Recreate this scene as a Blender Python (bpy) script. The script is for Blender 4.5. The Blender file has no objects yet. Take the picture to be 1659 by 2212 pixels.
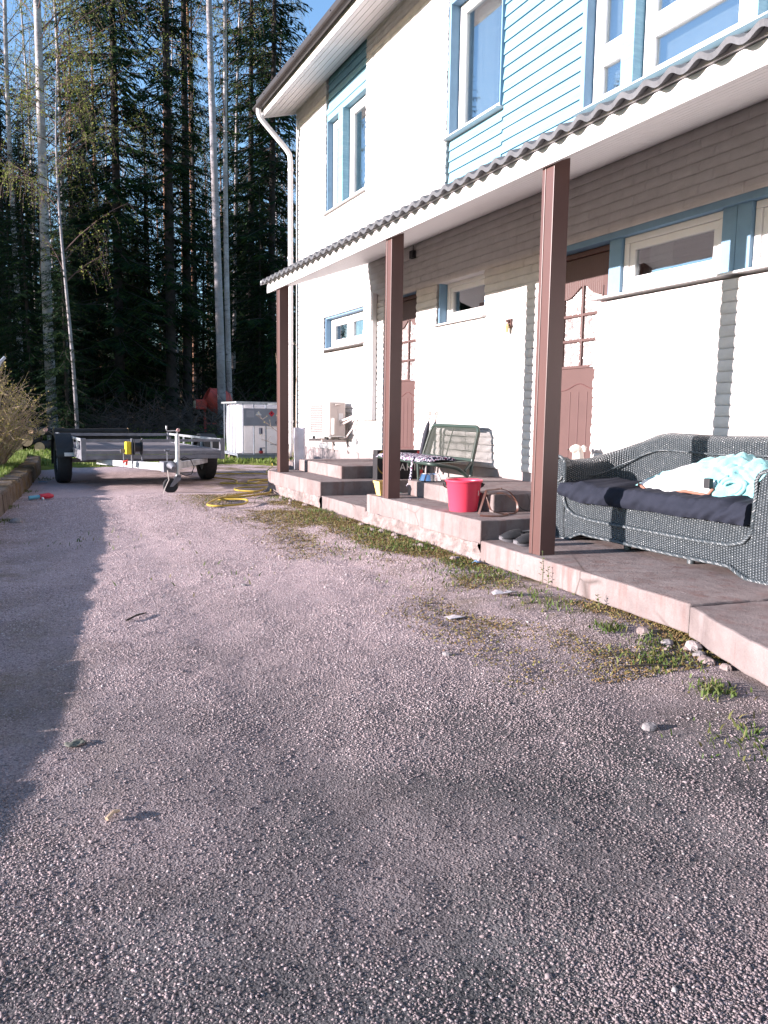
import bpy, math, random
import numpy as np
from mathutils import Vector, Matrix
random.seed(7); rng = np.random.default_rng(11)
R = math.radians
S = bpy.context.scene; COL = S.collection
# ------------------------------------------------------------------ camera, sky, sun, exposure
def make_camera():
    a, p, r = R(25.4), R(6.9), R(0.8)
    fwd = Vector((math.sin(a)*math.cos(p), math.cos(a)*math.cos(p), -math.sin(p)))
    right = Vector((math.cos(a), -math.sin(a), 0)); up = right.cross(fwd)
    r2 = math.cos(r)*right + math.sin(r)*up; u2 = -math.sin(r)*right + math.cos(r)*up
    m = Matrix(((r2.x, u2.x, -fwd.x, 0), (r2.y, u2.y, -fwd.y, 0), (r2.z, u2.z, -fwd.z, 1.0), (0, 0, 0, 1)))
    cd = bpy.data.cameras.new('camera'); c = bpy.data.objects.new('camera', cd); COL.objects.link(c)
    cd.sensor_fit = 'HORIZONTAL'; cd.sensor_width = 36; cd.lens = 1700/1659*36
    cd.clip_start = 0.05; cd.clip_end = 1500
    c.matrix_world = m; S.camera = c
make_camera()
SUN_EL, SUN_AZ = 12.0, -81.0          # azimuth clockwise from +Y
w = bpy.data.worlds.new("World"); S.world = w; w.use_nodes = True
nt = w.node_tree; nt.nodes.clear()
sky = nt.nodes.new('ShaderNodeTexSky'); sky.sky_type = 'NISHITA'; sky.sun_disc = False
sky.sun_elevation = R(SUN_EL); sky.sun_rotation = R(SUN_AZ); sky.air_density = 1.0; sky.dust_density = 0.3; sky.ozone_density = 3.0
bg = nt.nodes.new('ShaderNodeBackground'); bg.inputs[1].default_value = 0.12
wo = nt.nodes.new('ShaderNodeOutputWorld'); nt.links.new(sky.outputs[0], bg.inputs[0]); nt.links.new(bg.outputs[0], wo.inputs[0])
sl = bpy.data.lights.new('sun', 'SUN'); sl.energy = 5.0; sl.angle = R(0.5); sl.color = (1.0, 0.90, 0.89)
so = bpy.data.objects.new('sun', sl); COL.objects.link(so)
tosun = Vector((math.sin(R(SUN_AZ))*math.cos(R(SUN_EL)), math.cos(R(SUN_AZ))*math.cos(R(SUN_EL)), math.sin(R(SUN_EL))))
so.rotation_euler = (-tosun).to_track_quat('-Z', 'Y').to_euler()
S.view_settings.view_transform = 'Standard'; S.view_settings.look = 'None'
S.view_settings.exposure = 1.75; S.view_settings.gamma = 1
S.render.engine = 'CYCLES'
S.cycles.max_bounces = 6; S.cycles.transparent_max_bounces = 12

# ------------------------------------------------------------------ node material helper
class NT:
    def __init__(s, name, rough=0.8, spec=0.3):
        s.m = bpy.data.materials.new(name); s.m.use_nodes = True; s.t = s.m.node_tree
        s.b = s.t.nodes['Principled BSDF']; s.b.inputs['Roughness'].default_value = rough
        s.b.inputs['Specular IOR Level'].default_value = spec
        s.tc = s.t.nodes.new('ShaderNodeTexCoord')
        s.obj = s.tc.outputs['Object']; s.uv = s.tc.outputs['UV']
    def n(s, t, **k):
        x = s.t.nodes.new('ShaderNode'+t)
        for a, b in k.items(): setattr(x, a, b)
        return x
    def L(s, a, b): s.t.links.new(a, b)
    def val(s, sock, v):
        if hasattr(v, 'is_output') or hasattr(v, 'links'): s.L(v, sock)
        elif v is not None: sock.default_value = v
    def mapping(s, scale=(1, 1, 1), rot=(0, 0, 0), src=None):
        m = s.n('Mapping'); m.inputs['Scale'].default_value = scale; m.inputs['Rotation'].default_value = rot
        s.L(src or s.obj, m.inputs['Vector']); return m.outputs[0]
    def noise(s, scale=5, detail=4, rough=0.6, vec=None, out='Fac'):
        x = s.n('TexNoise'); x.inputs['Scale'].default_value = scale; x.inputs['Detail'].default_value = detail
        x.inputs['Roughness'].default_value = rough; s.L(vec or s.obj, x.inputs['Vector']); return x.outputs[out]
    def voro(s, scale=5, vec=None, out='Distance', feature='F1'):
        x = s.n('TexVoronoi'); x.feature = feature; x.inputs['Scale'].default_value = scale
        s.L(vec or s.obj, x.inputs['Vector']); return x.outputs[out]
    def ramp(s, fac, stops, interp='LINEAR'):
        x = s.n('ValToRGB'); x.color_ramp.interpolation = interp; e = x.color_ramp.elements
        while len(e) < len(stops): e.new(0.5)
        for i, (p, c) in enumerate(stops):
            e[i].position = p; e[i].color = (c if hasattr(c, '__len__') else (c, c, c)) + ((1,) if not hasattr(c, '__len__') or len(c) == 3 else ()) if hasattr(c, '__len__') else (c, c, c, 1)
        s.L(fac, x.inputs[0]); return x.outputs[0]
    def mix(s, f, a, b, mode='MIX'):
        x = s.n('Mix'); x.data_type = 'RGBA'; x.blend_type = mode
        for k, v in ((0, f), (6, a), (7, b)):
            if hasattr(v, 'links'): s.L(v, x.inputs[k])
            else: x.inputs[k].default_value = v if k == 0 else tuple(v)+(1,)
        return x.outputs[2]
    def math(s, op, a, b=0.5):
        x = s.n('Math'); x.operation = op
        for i, v in ((0, a), (1, b)):
            if hasattr(v, 'links'): s.L(v, x.inputs[i])
            else: x.inputs[i].default_value = v
        return x.outputs[0]
    def col(s, c): s.val(s.b.inputs['Base Color'], c if hasattr(c, 'links') else tuple(c)+(1,)); return s
    def bump(s, h, strength=0.5, dist=0.01):
        x = s.n('Bump'); x.inputs['Strength'].default_value = strength; x.inputs['Distance'].default_value = dist
        s.L(h, x.inputs['Height']); 
        if s.b.inputs['Normal'].links: s.L(s.b.inputs['Normal'].links[0].from_socket, x.inputs['Normal'])
        s.L(x.outputs[0], s.b.inputs['Normal']); return s
MATS = {}
def simple(name, c, rough=0.7, var=0.12, scale=8, bump=0.0, bscale=60, metal=0, spec=0.3, dirt=None):
    if name in MATS: return MATS[name]
    t = NT(name, rough, spec); c = tuple(c)
    f = t.noise(scale, 5)
    lo = tuple(x*(1-var) for x in c); hi = tuple(min(1, x*(1+var)) for x in c)
    out = t.ramp(f, [(0.3, lo), (0.7, hi)])
    if dirt:
        g = t.ramp(t.noise(scale*0.35, 8, 0.7), [(0.52, 0.0), (0.72, 1.0)])
        out = t.mix(t.math('MULTIPLY', g, dirt[1]), out, dirt[0])
    t.col(out); t.b.inputs['Metallic'].default_value = metal
    if bump: t.bump(t.noise(bscale, 4), bump, 0.01)
    MATS[name] = t.m; return t.m

# ------------------------------------------------------------------ mesh helpers
class MB:
    def __init__(s): s.v = []; s.f = []; s.uvs = {}
    def add(s, vs, fs, uv=None):
        o = len(s.v); s.v += [tuple(q) for q in vs]; s.f += [tuple(i+o for i in f) for f in fs]
        if uv:
            for i, u in enumerate(uv): s.uvs[o+i] = u
        return s
    def box(s, x0, x1, y0, y1, z0, z1, M=None):
        vs = [(x, y, z) for z in (z0, z1) for y in (y0, y1) for x in (x0, x1)]
        if M: vs = [tuple(M @ Vector(q)) for q in vs]
        return s.add(vs, [(0, 2, 3, 1), (4, 5, 7, 6), (0, 1, 5, 4), (2, 6, 7, 3), (0, 4, 6, 2), (1, 3, 7, 5)])
    def tube(s, pts, r, n=8, cap=True, closed=False):
        pts = [Vector(p) for p in pts]; m = len(pts)
        rs = r if hasattr(r, '__len__') else [r]*m
        o = len(s.v); prev = None; vs = []
        for i, p in enumerate(pts):
            if closed: t = pts[(i+1) % m]-pts[i-1]
            else: t = pts[min(i+1, m-1)]-pts[max(i-1, 0)]
            if t.length < 1e-9: t = Vector((0, 0, 1))
            t.normalize()
            if prev is None:
                a = Vector((0, 0, 1)) if abs(t.z) < 0.9 else Vector((1, 0, 0)); u = t.cross(a).normalized()
            else:
                u = prev-t*prev.dot(t); u = u.normalized() if u.length > 1e-6 else t.orthogonal().normalized()
            prev = u; v2 = t.cross(u)
            for k in range(n):
                a = 2*math.pi*k/n; vs.append(tuple(p+(u*math.cos(a)+v2*math.sin(a))*rs[i]))
        fs = []
        for i in range(m if closed else m-1):
            j = (i+1) % m
            for k in range(n): fs.append((i*n+k, i*n+(k+1) % n, j*n+(k+1) % n, j*n+k))
        if cap and not closed: fs.append(tuple(range(n))[::-1]); fs.append(tuple((m-1)*n+k for k in range(n)))
        return s.add(vs, fs)
    def grid(s, P, uv=None, closeu=False):
        a = len(P); b = len(P[0]); vs = [q for r in P for q in r]
        fs = [(i*b+j, ((i+1) % a)*b+j, ((i+1) % a)*b+j+1, i*b+j+1) for i in range(a if closeu else a-1) for j in range(b-1)]
        return s.add(vs, fs, [u for r in uv for u in r] if uv else None)
    def lathe(s, prof, c=(0, 0, 0), n=24, M=None):
        vs = []; m = len(prof)
        for (r, z) in prof:
            for k in range(n):
                a = 2*math.pi*k/n; q = Vector((c[0]+r*math.cos(a), c[1]+r*math.sin(a), c[2]+z))
                vs.append(tuple(M @ q) if M else tuple(q))
        fs = [(i*n+k, i*n+(k+1) % n, (i+1)*n+(k+1) % n, (i+1)*n+k) for i in range(m-1) for k in range(n)]
        return s.add(vs, fs)
    def poly(s, pts, d):       # extrude polygon by vector d
        n = len(pts); d = Vector(d); a = [Vector(p) for p in pts]
        return s.add(a+[p+d for p in a], [tuple(range(n))[::-1], tuple(range(n, 2*n))]+[(i, (i+1) % n, n+(i+1) % n, n+i) for i in range(n)])
    def obj(s, name, mat, parent=None, smooth=False, bevel=0, loc=None, seg=2):
        me = bpy.data.meshes.new(name); me.from_pydata([tuple(q) for q in s.v], [], s.f)
        if s.uvs:
            l = me.uv_layers.new(name='UVMap'); li = np.zeros(len(me.loops), dtype=np.int32); me.loops.foreach_get('vertex_index', li)
            arr = np.zeros((len(s.v), 2), dtype=np.float32)
            for i, u in s.uvs.items(): arr[i] = u
            l.data.foreach_set('uv', arr[li].ravel())
        me.update()
        return link(me, name, mat, parent, smooth, bevel, loc, seg)
def link(me, name, mat, parent=None, smooth=False, bevel=0, loc=None, seg=2):
    o = bpy.data.objects.new(name, me); COL.objects.link(o)
    if mat: me.materials.append(mat)
    if smooth:
        me.polygons.foreach_set('use_smooth', [True]*len(me.polygons))
        me.set_sharp_from_angle(angle=R(50))
    if parent:
        o.parent = parent
        if parent.type == 'EMPTY' and loc is None and parent.get('_w'): o.location = -Vector(parent.location)
    if loc is not None: o.location = loc
    if bevel:
        b = o.modifiers.new('bevel', 'BEVEL'); b.width = bevel; b.segments = seg; b.limit_method = 'ANGLE'; b.angle_limit = R(40)
    return o
def npmesh(name, V, F, mat, parent=None, smooth=False, uv=None):
    me = bpy.data.meshes.new(name); k = F.shape[1]
    me.vertices.add(len(V)); me.vertices.foreach_set('co', np.ascontiguousarray(V, dtype=np.float32).ravel())
    me.loops.add(F.size); me.loops.foreach_set('vertex_index', np.ascontiguousarray(F, dtype=np.int32).ravel())
    me.polygons.add(len(F)); me.polygons.foreach_set('loop_start', np.arange(0, F.size, k, dtype=np.int32))
    if smooth: me.polygons.foreach_set('use_smooth', np.ones(len(F), dtype=bool))
    me.update(calc_edges=True); me.validate()
    o = bpy.data.objects.new(name, me); COL.objects.link(o); me.materials.append(mat)
    if parent:
        o.parent = parent
        if parent.type == 'EMPTY' and parent.get('_w'): o.location = -Vector(parent.location)
    return o
def thing(name, label, cat, loc=(0, 0, 0), rz=0, group=None, world=True):
    o = bpy.data.objects.new(name, None); COL.objects.link(o); o.location = loc; o.rotation_euler = (0, 0, rz)
    o.empty_display_size = 0.1
    if world: o['_w'] = 1
    return tag(o, label, cat, group)
def tag(o, label=None, cat=None, group=None, kind=None):
    if label: o['label'] = label
    if cat: o['category'] = cat
    if group: o['group'] = group
    if kind: o['kind'] = kind
    return o
def copy_tree(o, parent=None):
    c = o.copy(); COL.objects.link(c)
    if parent: c.parent = parent
    for ch in list(o.children): copy_tree(ch, c)
    return c
def lerp(x, xs, ys): return float(np.interp(x, xs, ys))
# value noise
_tab = rng.random((256, 256))
def vnoise(x, y):
    x = np.asarray(x, float); y = np.asarray(y, float)
    xi = np.floor(x).astype(int); yi = np.floor(y).astype(int); fx = x-xi; fy = y-yi
    fx = fx*fx*(3-2*fx); fy = fy*fy*(3-2*fy)
    a = _tab[xi % 256, yi % 256]; b = _tab[(xi+1) % 256, yi % 256]; c = _tab[xi % 256, (yi+1) % 256]; d = _tab[(xi+1) % 256, (yi+1) % 256]
    return (a*(1-fx)+b*fx)*(1-fy)+(c*(1-fx)+d*fx)*fy-0.5
def fbm(x, y, o=4):
    r = 0; a = 1
    for i in range(o): r = r+a*vnoise(x*2**i+17.3*i, y*2**i+9.1*i); a *= 0.5
    return r

# ------------------------------------------------------------------ terrain
SH_Y = [-4, 0, 2, 3, 4.4, 6.2, 8.6, 11.4, 14, 16.5]
SH_X = [-2.7, -1.82, -1.37, -1.02, -.76, -.38, -.09, .20, .42, .52]
def edgeX(y): return np.interp(y, SH_Y, SH_X)
def gz(x, y):
    x = np.asarray(x, float); y = np.asarray(y, float)
    z = np.interp(y, [-10, 1, 3, 6, 9, 14, 17, 25, 30, 45, 70, 110, 200], [-.5, -.09, -.05, -.02, 0, 0, .03, .33, .6, 2.0, 5.2, 9, 15])
    z = z + np.clip((y-17)/10, 0, 1)*np.clip((x-4)/10, -0.5, 1)*0.25
    return z + np.clip((y-30)/20, 0, 1)*fbm(x/9, y/9, 3)*1.0
def drive_z(x, y):
    z = gz(x, y) + fbm(x*1.1, y*0.9, 4)*0.016*np.clip(.30+(x-.3)*.8, .30, 1)
    for xc in (0.75, 2.05): z = z - 0.008*np.exp(-((x-xc-0.03*y)/0.16)**2)
    z = z + fbm(x*9, y*9, 2)*0.006
    # gravel falls away to soil under the porch edge
    return z
def gmat():
    t = NT('gravel', 1.0, 0.03)
    big = t.noise(0.7, 4); med = t.noise(3.5, 5); fine = t.voro(170, out='Color'); fd = t.voro(150)
    pink = t.ramp(fine, [(0.0, (.24, .18, .185)), (0.45, (.46, .35, .35)), (0.8, (.56, .44, .435)), (1.0, (.64, .54, .53))])
    grey = t.ramp(fine, [(0.0, (.045, .045, .046)), (0.5, (.09, .087, .088)), (0.85, (.13, .122, .12)), (1.0, (.22, .205, .195))])
    sx = t.n('SeparateXYZ'); t.L(t.obj, sx.inputs[0])
    far = t.n('MapRange'); t.L(sx.outputs['Y'], far.inputs[0]); far.inputs[1].default_value = 1.0; far.inputs[2].default_value = 5.0
    f2 = t.math('ADD', far.outputs[0], t.math('MULTIPLY', t.math('SUBTRACT', big, 0.5), 1.6))
    c = t.mix(t.math('MINIMUM', t.math('MAXIMUM', f2, 0.0), 1.0), grey, pink)
    sand = t.ramp(med, [(0.50, 0.0), (0.66, 1.0)])
    c = t.mix(t.math('MULTIPLY', sand, 0.45), c, t.mix(far.outputs[0], (.15, .145, .145), (.48, .375, .375)))
    dark = t.ramp(t.noise(1.6, 6, 0.65), [(0.56, 0.0), (0.72, 1.0)])
    c = t.mix(t.math('MULTIPLY', dark, 0.5), c, (.085, .07, .065))
    # moss towards the slab edge and towards the left bank
    mx = t.n('MapRange'); t.L(sx.outputs['X'], mx.inputs[0]); mx.inputs[1].default_value = 1.7; mx.inputs[2].default_value = 3.0
    my = t.n('MapRange'); t.L(sx.outputs['Y'], my.inputs[0]); my.inputs[1].default_value = 1.5; my.inputs[2].default_value = 3.4
    ml = t.n('MapRange'); t.L(sx.outputs['X'], ml.inputs[0]); ml.inputs[1].default_value = 0.45; ml.inputs[2].default_value = -0.3
    mm = t.math('MULTIPLY', t.math('MAXIMUM', mx.outputs[0], t.math('MULTIPLY', ml.outputs[0], 0.9)), my.outputs[0])
    mn = t.ramp(t.noise(2.3, 7, 0.7), [(0.44, 0.0), (0.60, 1.0)])
    mc = t.ramp(t.noise(14, 3), [(0.3, (.08, .065, .03)), (0.55, (.14, .11, .04)), (0.75, (.17, .085, .045))])
    c = t.mix(t.math('MULTIPLY', t.math('MULTIPLY', mm, mn), 0.85), c, mc)
    t.col(c)
    t.bump(t.math('SUBTRACT', 1.0, fd), .9, 0.008); t.bump(t.noise(60, 5, .7), 0.8, 0.012)
    return t.m
GR = gmat()
def sheet(name, xs, ys, zf, mat, kind='structure'):
    X, Y = np.meshgrid(xs, ys); Z = zf(X, Y); a, b = X.shape
    V = np.stack([X.ravel(), Y.ravel(), Z.ravel()], 1)
    i = np.arange(a*b).reshape(a, b)
    F = np.stack([i[:-1, :-1].ravel(), i[:-1, 1:].ravel(), i[1:, 1:].ravel(), i[1:, :-1].ravel()], 1)
    return tag(npmesh(name, V, F, mat, smooth=True), kind=kind)
def floor_mat():
    t = NT('forest_floor', 0.95, 0.1)
    c = t.ramp(t.noise(0.6, 8, 0.7), [(0.3, (.035, .04, .018)), (0.5, (.10, .07, .045)), (0.7, (.20, .13, .085))])
    c = t.mix(t.ramp(t.voro(9, out='Color'), [(0.3, 0.0), (0.9, 0.6)]), c, (.22, .15, .10))
    t.col(c); t.bump(t.noise(6, 6), 0.8, 0.15); return t.m
def lawn_mat():
    t = NT('lawn', 0.95, 0.1)
    c = t.ramp(t.noise(1.2, 8, 0.7), [(0.3, (.07, .085, .022)), (0.5, (.12, .145, .03)), (0.72, (.19, .19, .06))])
    t.col(c); t.bump(t.noise(25, 5), 0.9, 0.06); return t.m
LAWN = lawn_mat(); FLOOR = floor_mat()
ys = np.concatenate([np.arange(-60, 30, 2.0), np.arange(30, 120, 1.5), np.arange(120, 420, 12)])
sheet('ground', np.concatenate([np.arange(-200, -20, 8.), np.arange(-20, 40, 1.5), np.arange(40, 260, 8.)]), ys, lambda x, y: gz(x, y)-0.05, FLOOR)
sheet('driveway', np.concatenate([np.arange(-3.2, -1, .1), np.arange(-1, 3.6, .025), np.arange(3.6, 5.2, .1)]), np.concatenate([np.arange(-4, .6, .08), np.arange(.6, 8, .02), np.arange(8, 17.6, .05)]), drive_z, GR)
def lawn_z(x, y):
    edge = 15.2 + 0.9*fbm(x*0.8, x*0+3.1, 3)
    return gz(x, y) + 0.045 - 0.25*np.clip((edge-y)/0.6, 0, 1) + fbm(x*3, y*3, 2)*0.01
sheet('lawn', np.arange(-22, 26, .2), np.arange(14.2, 30, .2), lawn_z, LAWN)
def terr_z(x, y):
    e = edgeX(y)-0.34
    return np.where(x > e, gz(e, y)-0.02-0*x, gz(x, y)+0.225+np.clip((e-x)*0.06, 0, .35)+fbm(x*2, y*2, 3)*0.03) + np.clip((y-15)/2, 0, 1)*-0.0
# terrace follows the bank edge: warp the grid so its right side is the wall line
def terrace():
    U = np.concatenate([[0, .1, .25], np.arange(.5, 14, .5)]); YY = np.arange(-4, 19, .25)
    V = []; a = len(YY); b = len(U)
    for y in YY:
        e = float(edgeX(y))-0.26
        for u in U:
            k = np.clip((19-y)/3.0, 0, 1)
            V.append((e-u, y, float(gz(e-u, y))+(0.19+min(u*0.05, .3))*k+float(fbm(u*2+5, y*2, 3))*0.035*min(1, u)+0.05*(1-k)))
    i = np.arange(a*b).reshape(a, b)
    F = np.stack([i[:-1, :-1].ravel(), i[1:, :-1].ravel(), i[1:, 1:].ravel(), i[:-1, 1:].ravel()], 1)
    tag(npmesh('grass_bank', np.array(V), F, LAWN, smooth=True), kind='structure')
terrace()

# ------------------------------------------------------------------ shared materials
def concrete_mat():
    t = NT('concrete', .92, .15)
    c = t.ramp(t.noise(2.2, 8, .7), [(.28, (.13, .102, .098)), (.5, (.20, .163, .156)), (.72, (.26, .218, .21))])
    st = t.ramp(t.noise(4, 5, .65, t.mapping((2.2, 2.2, .35))), [(.50, 0.0), (.70, 1.0)]); c = t.mix(t.math('MULTIPLY', st, .7), c, (.15, .085, .075))
    pa = t.ramp(t.noise(3, 5, .65, t.mapping((1.6, 1.6, .3))), [(.58, 0.0), (.70, 1.0)]); c = t.mix(t.math('MULTIPLY', pa, .35), c, (.30, .265, .26))
    sp = t.ramp(t.voro(160), [(.05, .75), (.3, 0.0)]); c = t.mix(t.math('MULTIPLY', sp, .5), c, (.11, .09, .085))
    cr = t.ramp(t.voro(1.3, t.mapping((1, .8, 1)), feature='DISTANCE_TO_EDGE'), [(0.0, .8), (.012, 0.0)]); c = t.mix(t.math('MULTIPLY', cr, t.ramp(t.noise(1.1, 3), [(.5, 0.0), (.6, 1.0)])), c, (.07, .055, .05))
    t.col(c); t.bump(t.noise(70, 6, .7), .6, .008); t.bump(t.noise(9, 4), .4, .02); return t.m
CONC = concrete_mat()
CONCP = simple('plinth_concrete', (.27, .225, .22), .9, .15, 5, .4, 70, dirt=((.22, .20, .20), .8))
WHITEP = simple('white_paint', (.60, .585, .585), .45, .03, 6)
BLUE = simple('blue_paint', (.145, .245, .345), .6, .08, 7, .15, 40)
def siding_mat():
    t = NT('blue_boards', .6, .3)
    m = t.mapping((1, .6, 9)); c = t.ramp(t.noise(5, 6, .65, m), [(0.3, (.125, .25, .33)), (.55, (.165, .305, .385)), (.8, (.25, .39, .45))])
    t.col(c); t.bump(t.noise(16, 5, .6, m), .25, .01); return t.m
SIDING = siding_mat()
BROWN = simple('brown_steel', (.088, .042, .036), .42, .05, 5, spec=.5)
DOORM = simple('brown_door', (.078, .040, .036), .5, .06, 5, spec=.4)
TILE = simple('roof_tile', (.085, .085, .09), .55, .25, 9, .3, 60)
GUT = simple('dark_gutter', (.022, .017, .016), .5, .15, 6, spec=.5)
STEEL = simple('galvanized_steel', (.50, .52, .54), .42, .2, 14, metal=.75)
RUB = simple('black_rubber', (.02, .02, .022), .8, .2, 20)
BLACK = simple('black_plastic', (.018, .018, .02), .5, .1, 20)
def brick_mat():
    t = NT('white_brick', .8, .2)
    c = t.ramp(t.noise(7, 6, .65), [(.25, (.42, .39, .375)), (.6, (.49, .46, .445)), (.85, (.53, .51, .50))])
    t.col(c); t.bump(t.noise(28, 6, .65), .55, .012); return t.m
BRICK = brick_mat()
def glass_mat(name='window_glass', tint=(.82, .86, .86), base=0.35):
    t = NT(name); n = t.t.nodes; out = n['Material Output']; n.remove(t.b)
    tr = t.n('BsdfTransparent'); tr.inputs[0].default_value = tint+(1,)
    gl = t.n('BsdfGlossy'); gl.inputs['Roughness'].default_value = 0.01; gl.inputs[0].default_value = (.95, .97, 1, 1)
    lw = t.n('LayerWeight'); lw.inputs[0].default_value = base
    bp = t.n('Bump'); bp.inputs['Strength'].default_value = .04; bp.inputs['Distance'].default_value = .02; t.L(t.noise(1.6, 2), bp.inputs['Height'])
    t.L(bp.outputs[0], gl.inputs['Normal'])
    f = t.math('ADD', t.math('MULTIPLY', lw.outputs['Fresnel'], .6), .26)
    mx = t.n('MixShader'); t.L(f, mx.inputs[0]); t.L(tr.outputs[0], mx.inputs[1]); t.L(gl.outputs[0], mx.inputs[2]); t.L(mx.outputs[0], out.inputs[0])
    return t.m
GLASS = glass_mat()
def pattern_glass():
    t = NT('patterned_glass', .25, .8)
    v = t.voro(38, t.mapping((1, 1.0, .7))); c = t.ramp(v, [(0.0, (.50, .42, .40)), (.5, (.30, .25, .245)), (1, (.14, .12, .12))])
    t.col(c); t.bump(v, 1.0, .012); return t.m
PGLASS = pattern_glass()
CURT = simple('curtain_cloth', (.62, .62, .60), .9, .1, 20)
ROOM = simple('room_wall', (.30, .26, .22), .9, .1, 2)

# ------------------------------------------------------------------ HOUSE
WX = 4.45
house = thing('house', 'two storey white brick house with light blue boarded window bays and brown doors', 'house', (WX, 6.0, 0.2))
CH = 0.0775; Z0 = 0.49
openings = [  # y0,y1,z0,z1
    (10.14, 11.65, 2.0, 2.5), (8.57, 9.46, .3, 2.53), (7.06, 8.07, 2.02, 2.54), (5.32, 6.11, .3, 2.54), (-6, 5.32, 1.98, 2.54),
    (10.13, 11.60, 4.02, 7), (-6, 7.93, 3.10, 7)]
def brick_wall():
    mb = MB(); z = Z0; row = 0
    prof = [(.12, 0), (.010, .001), (.004, .010), (0, .030), (.001, .050), (.005, .068), (.010, CH-.001), (.12, CH)]
    while z < 6.02:
        zm = z+CH/2; ivs = [(-3.0, 12.93)]
        for (a, b, c, d) in openings:
            if c <= zm <= d:
                new = []
                for (p, q) in ivs:
                    if b <= p or a >= q: new.append((p, q)); continue
                    if a > p: new.append((p, a))
                    if b < q: new.append((b, q))
                ivs = new
        for (p, q) in ivs:
            if q-p < .03: continue
            jp = random.uniform(-.008, .010); jq = random.uniform(-.008, .010); p2 = p+jp; q2 = q+jq
            off = (row % 2)*.13
            ysn = [(p2, 0.012), (p2+.006, .004), (p2+.03, 0)]; k = math.ceil((p2+.06-off)/.26)
            while off+k*.26 < q2-.06:
                j = off+k*.26
                if j > 2.0: ysn += [(j-.012, .001), (j, .005), (j+.012, .001), (j+.09, 0), (j+.17, 0)]
                else: ysn += [(j, 0)]
                k += 1
            ysn = [t for t in ysn if t[0] < q2-.035] + [(q2-.03, 0), (q2-.006, .004), (q2, .012)]
            P = []
            for idx, (yy, xo) in enumerate(ysn):
                nx = random.uniform(-.003, .003); ring = []
                end = (-1 if idx == 0 else (1 if idx == len(ysn)-1 else 0))
                for (px, pz) in prof:
                    bz = math.sin(math.pi*pz/CH)
                    ring.append((WX+px+(xo+nx if px < .1 else 0), yy-end*.012+end*bz*.014, z+pz))
                P.append(ring)
            o = len(mb.v); mb.grid(P); n = len(prof)
            mb.f.append(tuple(o+i for i in range(n))); mb.f.append(tuple(o+(len(P)-1)*n+i for i in range(n))[::-1])
        z += CH; row += 1
    return mb.obj('wall', BRICK, house, smooth=False)
brick_wall()
def decomp(rects, y0, y1, z0, z1, x0, x1):
    ysn = sorted({y0, y1}|{min(max(v, y0), y1) for r in rects for v in r[:2]}); zs = sorted({z0, z1}|{min(max(v, z0), z1) for r in rects for v in r[2:]})
    mb = MB()
    for c, d in zip(zs[:-1], zs[1:]):
        run = None
        for a, b in zip(ysn[:-1], ysn[1:]):
            hole = any(r[0] <= (a+b)/2 <= r[1] and r[2] <= (c+d)/2 <= r[3] for r in rects)
            if hole:
                if run: mb.box(x0, x1, run[0], run[1], c, d); run = None
            else: run = (run[0] if run else a, b)
        if run: mb.box(x0, x1, run[0], run[1], c, d)
    return mb
holes = [(10.15, 11.6, 2.03, 2.47), (7.1, 8.02, 2.05, 2.5), (4.1, 5.12, 2.0, 2.46), (2.2, 3.86, 2.0, 2.46), (10.16, 11.58, 4.07, 5.36),
         (6.9, 7.9, 4.05, 5.42), (3.9, 5.6, 3.58, 5.4), (1.0, 3.7, 3.58, 5.4), (8.6, 9.4, .5, 2.5), (5.33, 6.1, .5, 2.5)]
decomp(holes, -3.0, 12.9, .05, 6.3, 4.60, 4.72).obj('inner_wall', ROOM, house)
mb = MB(); mb.box(4.72, 12, 12.78, 12.93, 0, 6.3); mb.box(11.85, 12, -3, 12.78, 0, 6.3); mb.box(4.72, 11.85, -3, -2.85, 0, 6.3); mb.box(4.45, 4.72, 12.905, 12.94, .5, 6.3)
mb.obj('side_wall', BRICK, house)
mb = MB(); mb.box(4.73, 11.8, -2.8, 12.7, .25, .33); mb.box(4.73, 11.8, -2.8, 12.7, 2.75, 3.0); mb.box(4.73, 11.8, -2.8, 12.7, 6.0, 6.1)
mb.box(6.2, 6.3, -2.8, 12.7, .33, 2.75); mb.box(6.2, 6.3, -2.8, 12.7, 3.0, 6.0)
for yy in (6.4, 9.9): mb.box(4.73, 6.2, yy, yy+.1, .33, 2.75); mb.box(4.73, 6.2, yy, yy+.1, 3.0, 6.0)
mb.obj('room_interior', ROOM, house)
decomp([(8.58, 9.45, .25, 1), (5.33, 6.1, .25, 1)], -3.0, 12.9, -.1, Z0-.003, 4.475, 4.60).obj('plinth', CONCP, house)

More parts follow.
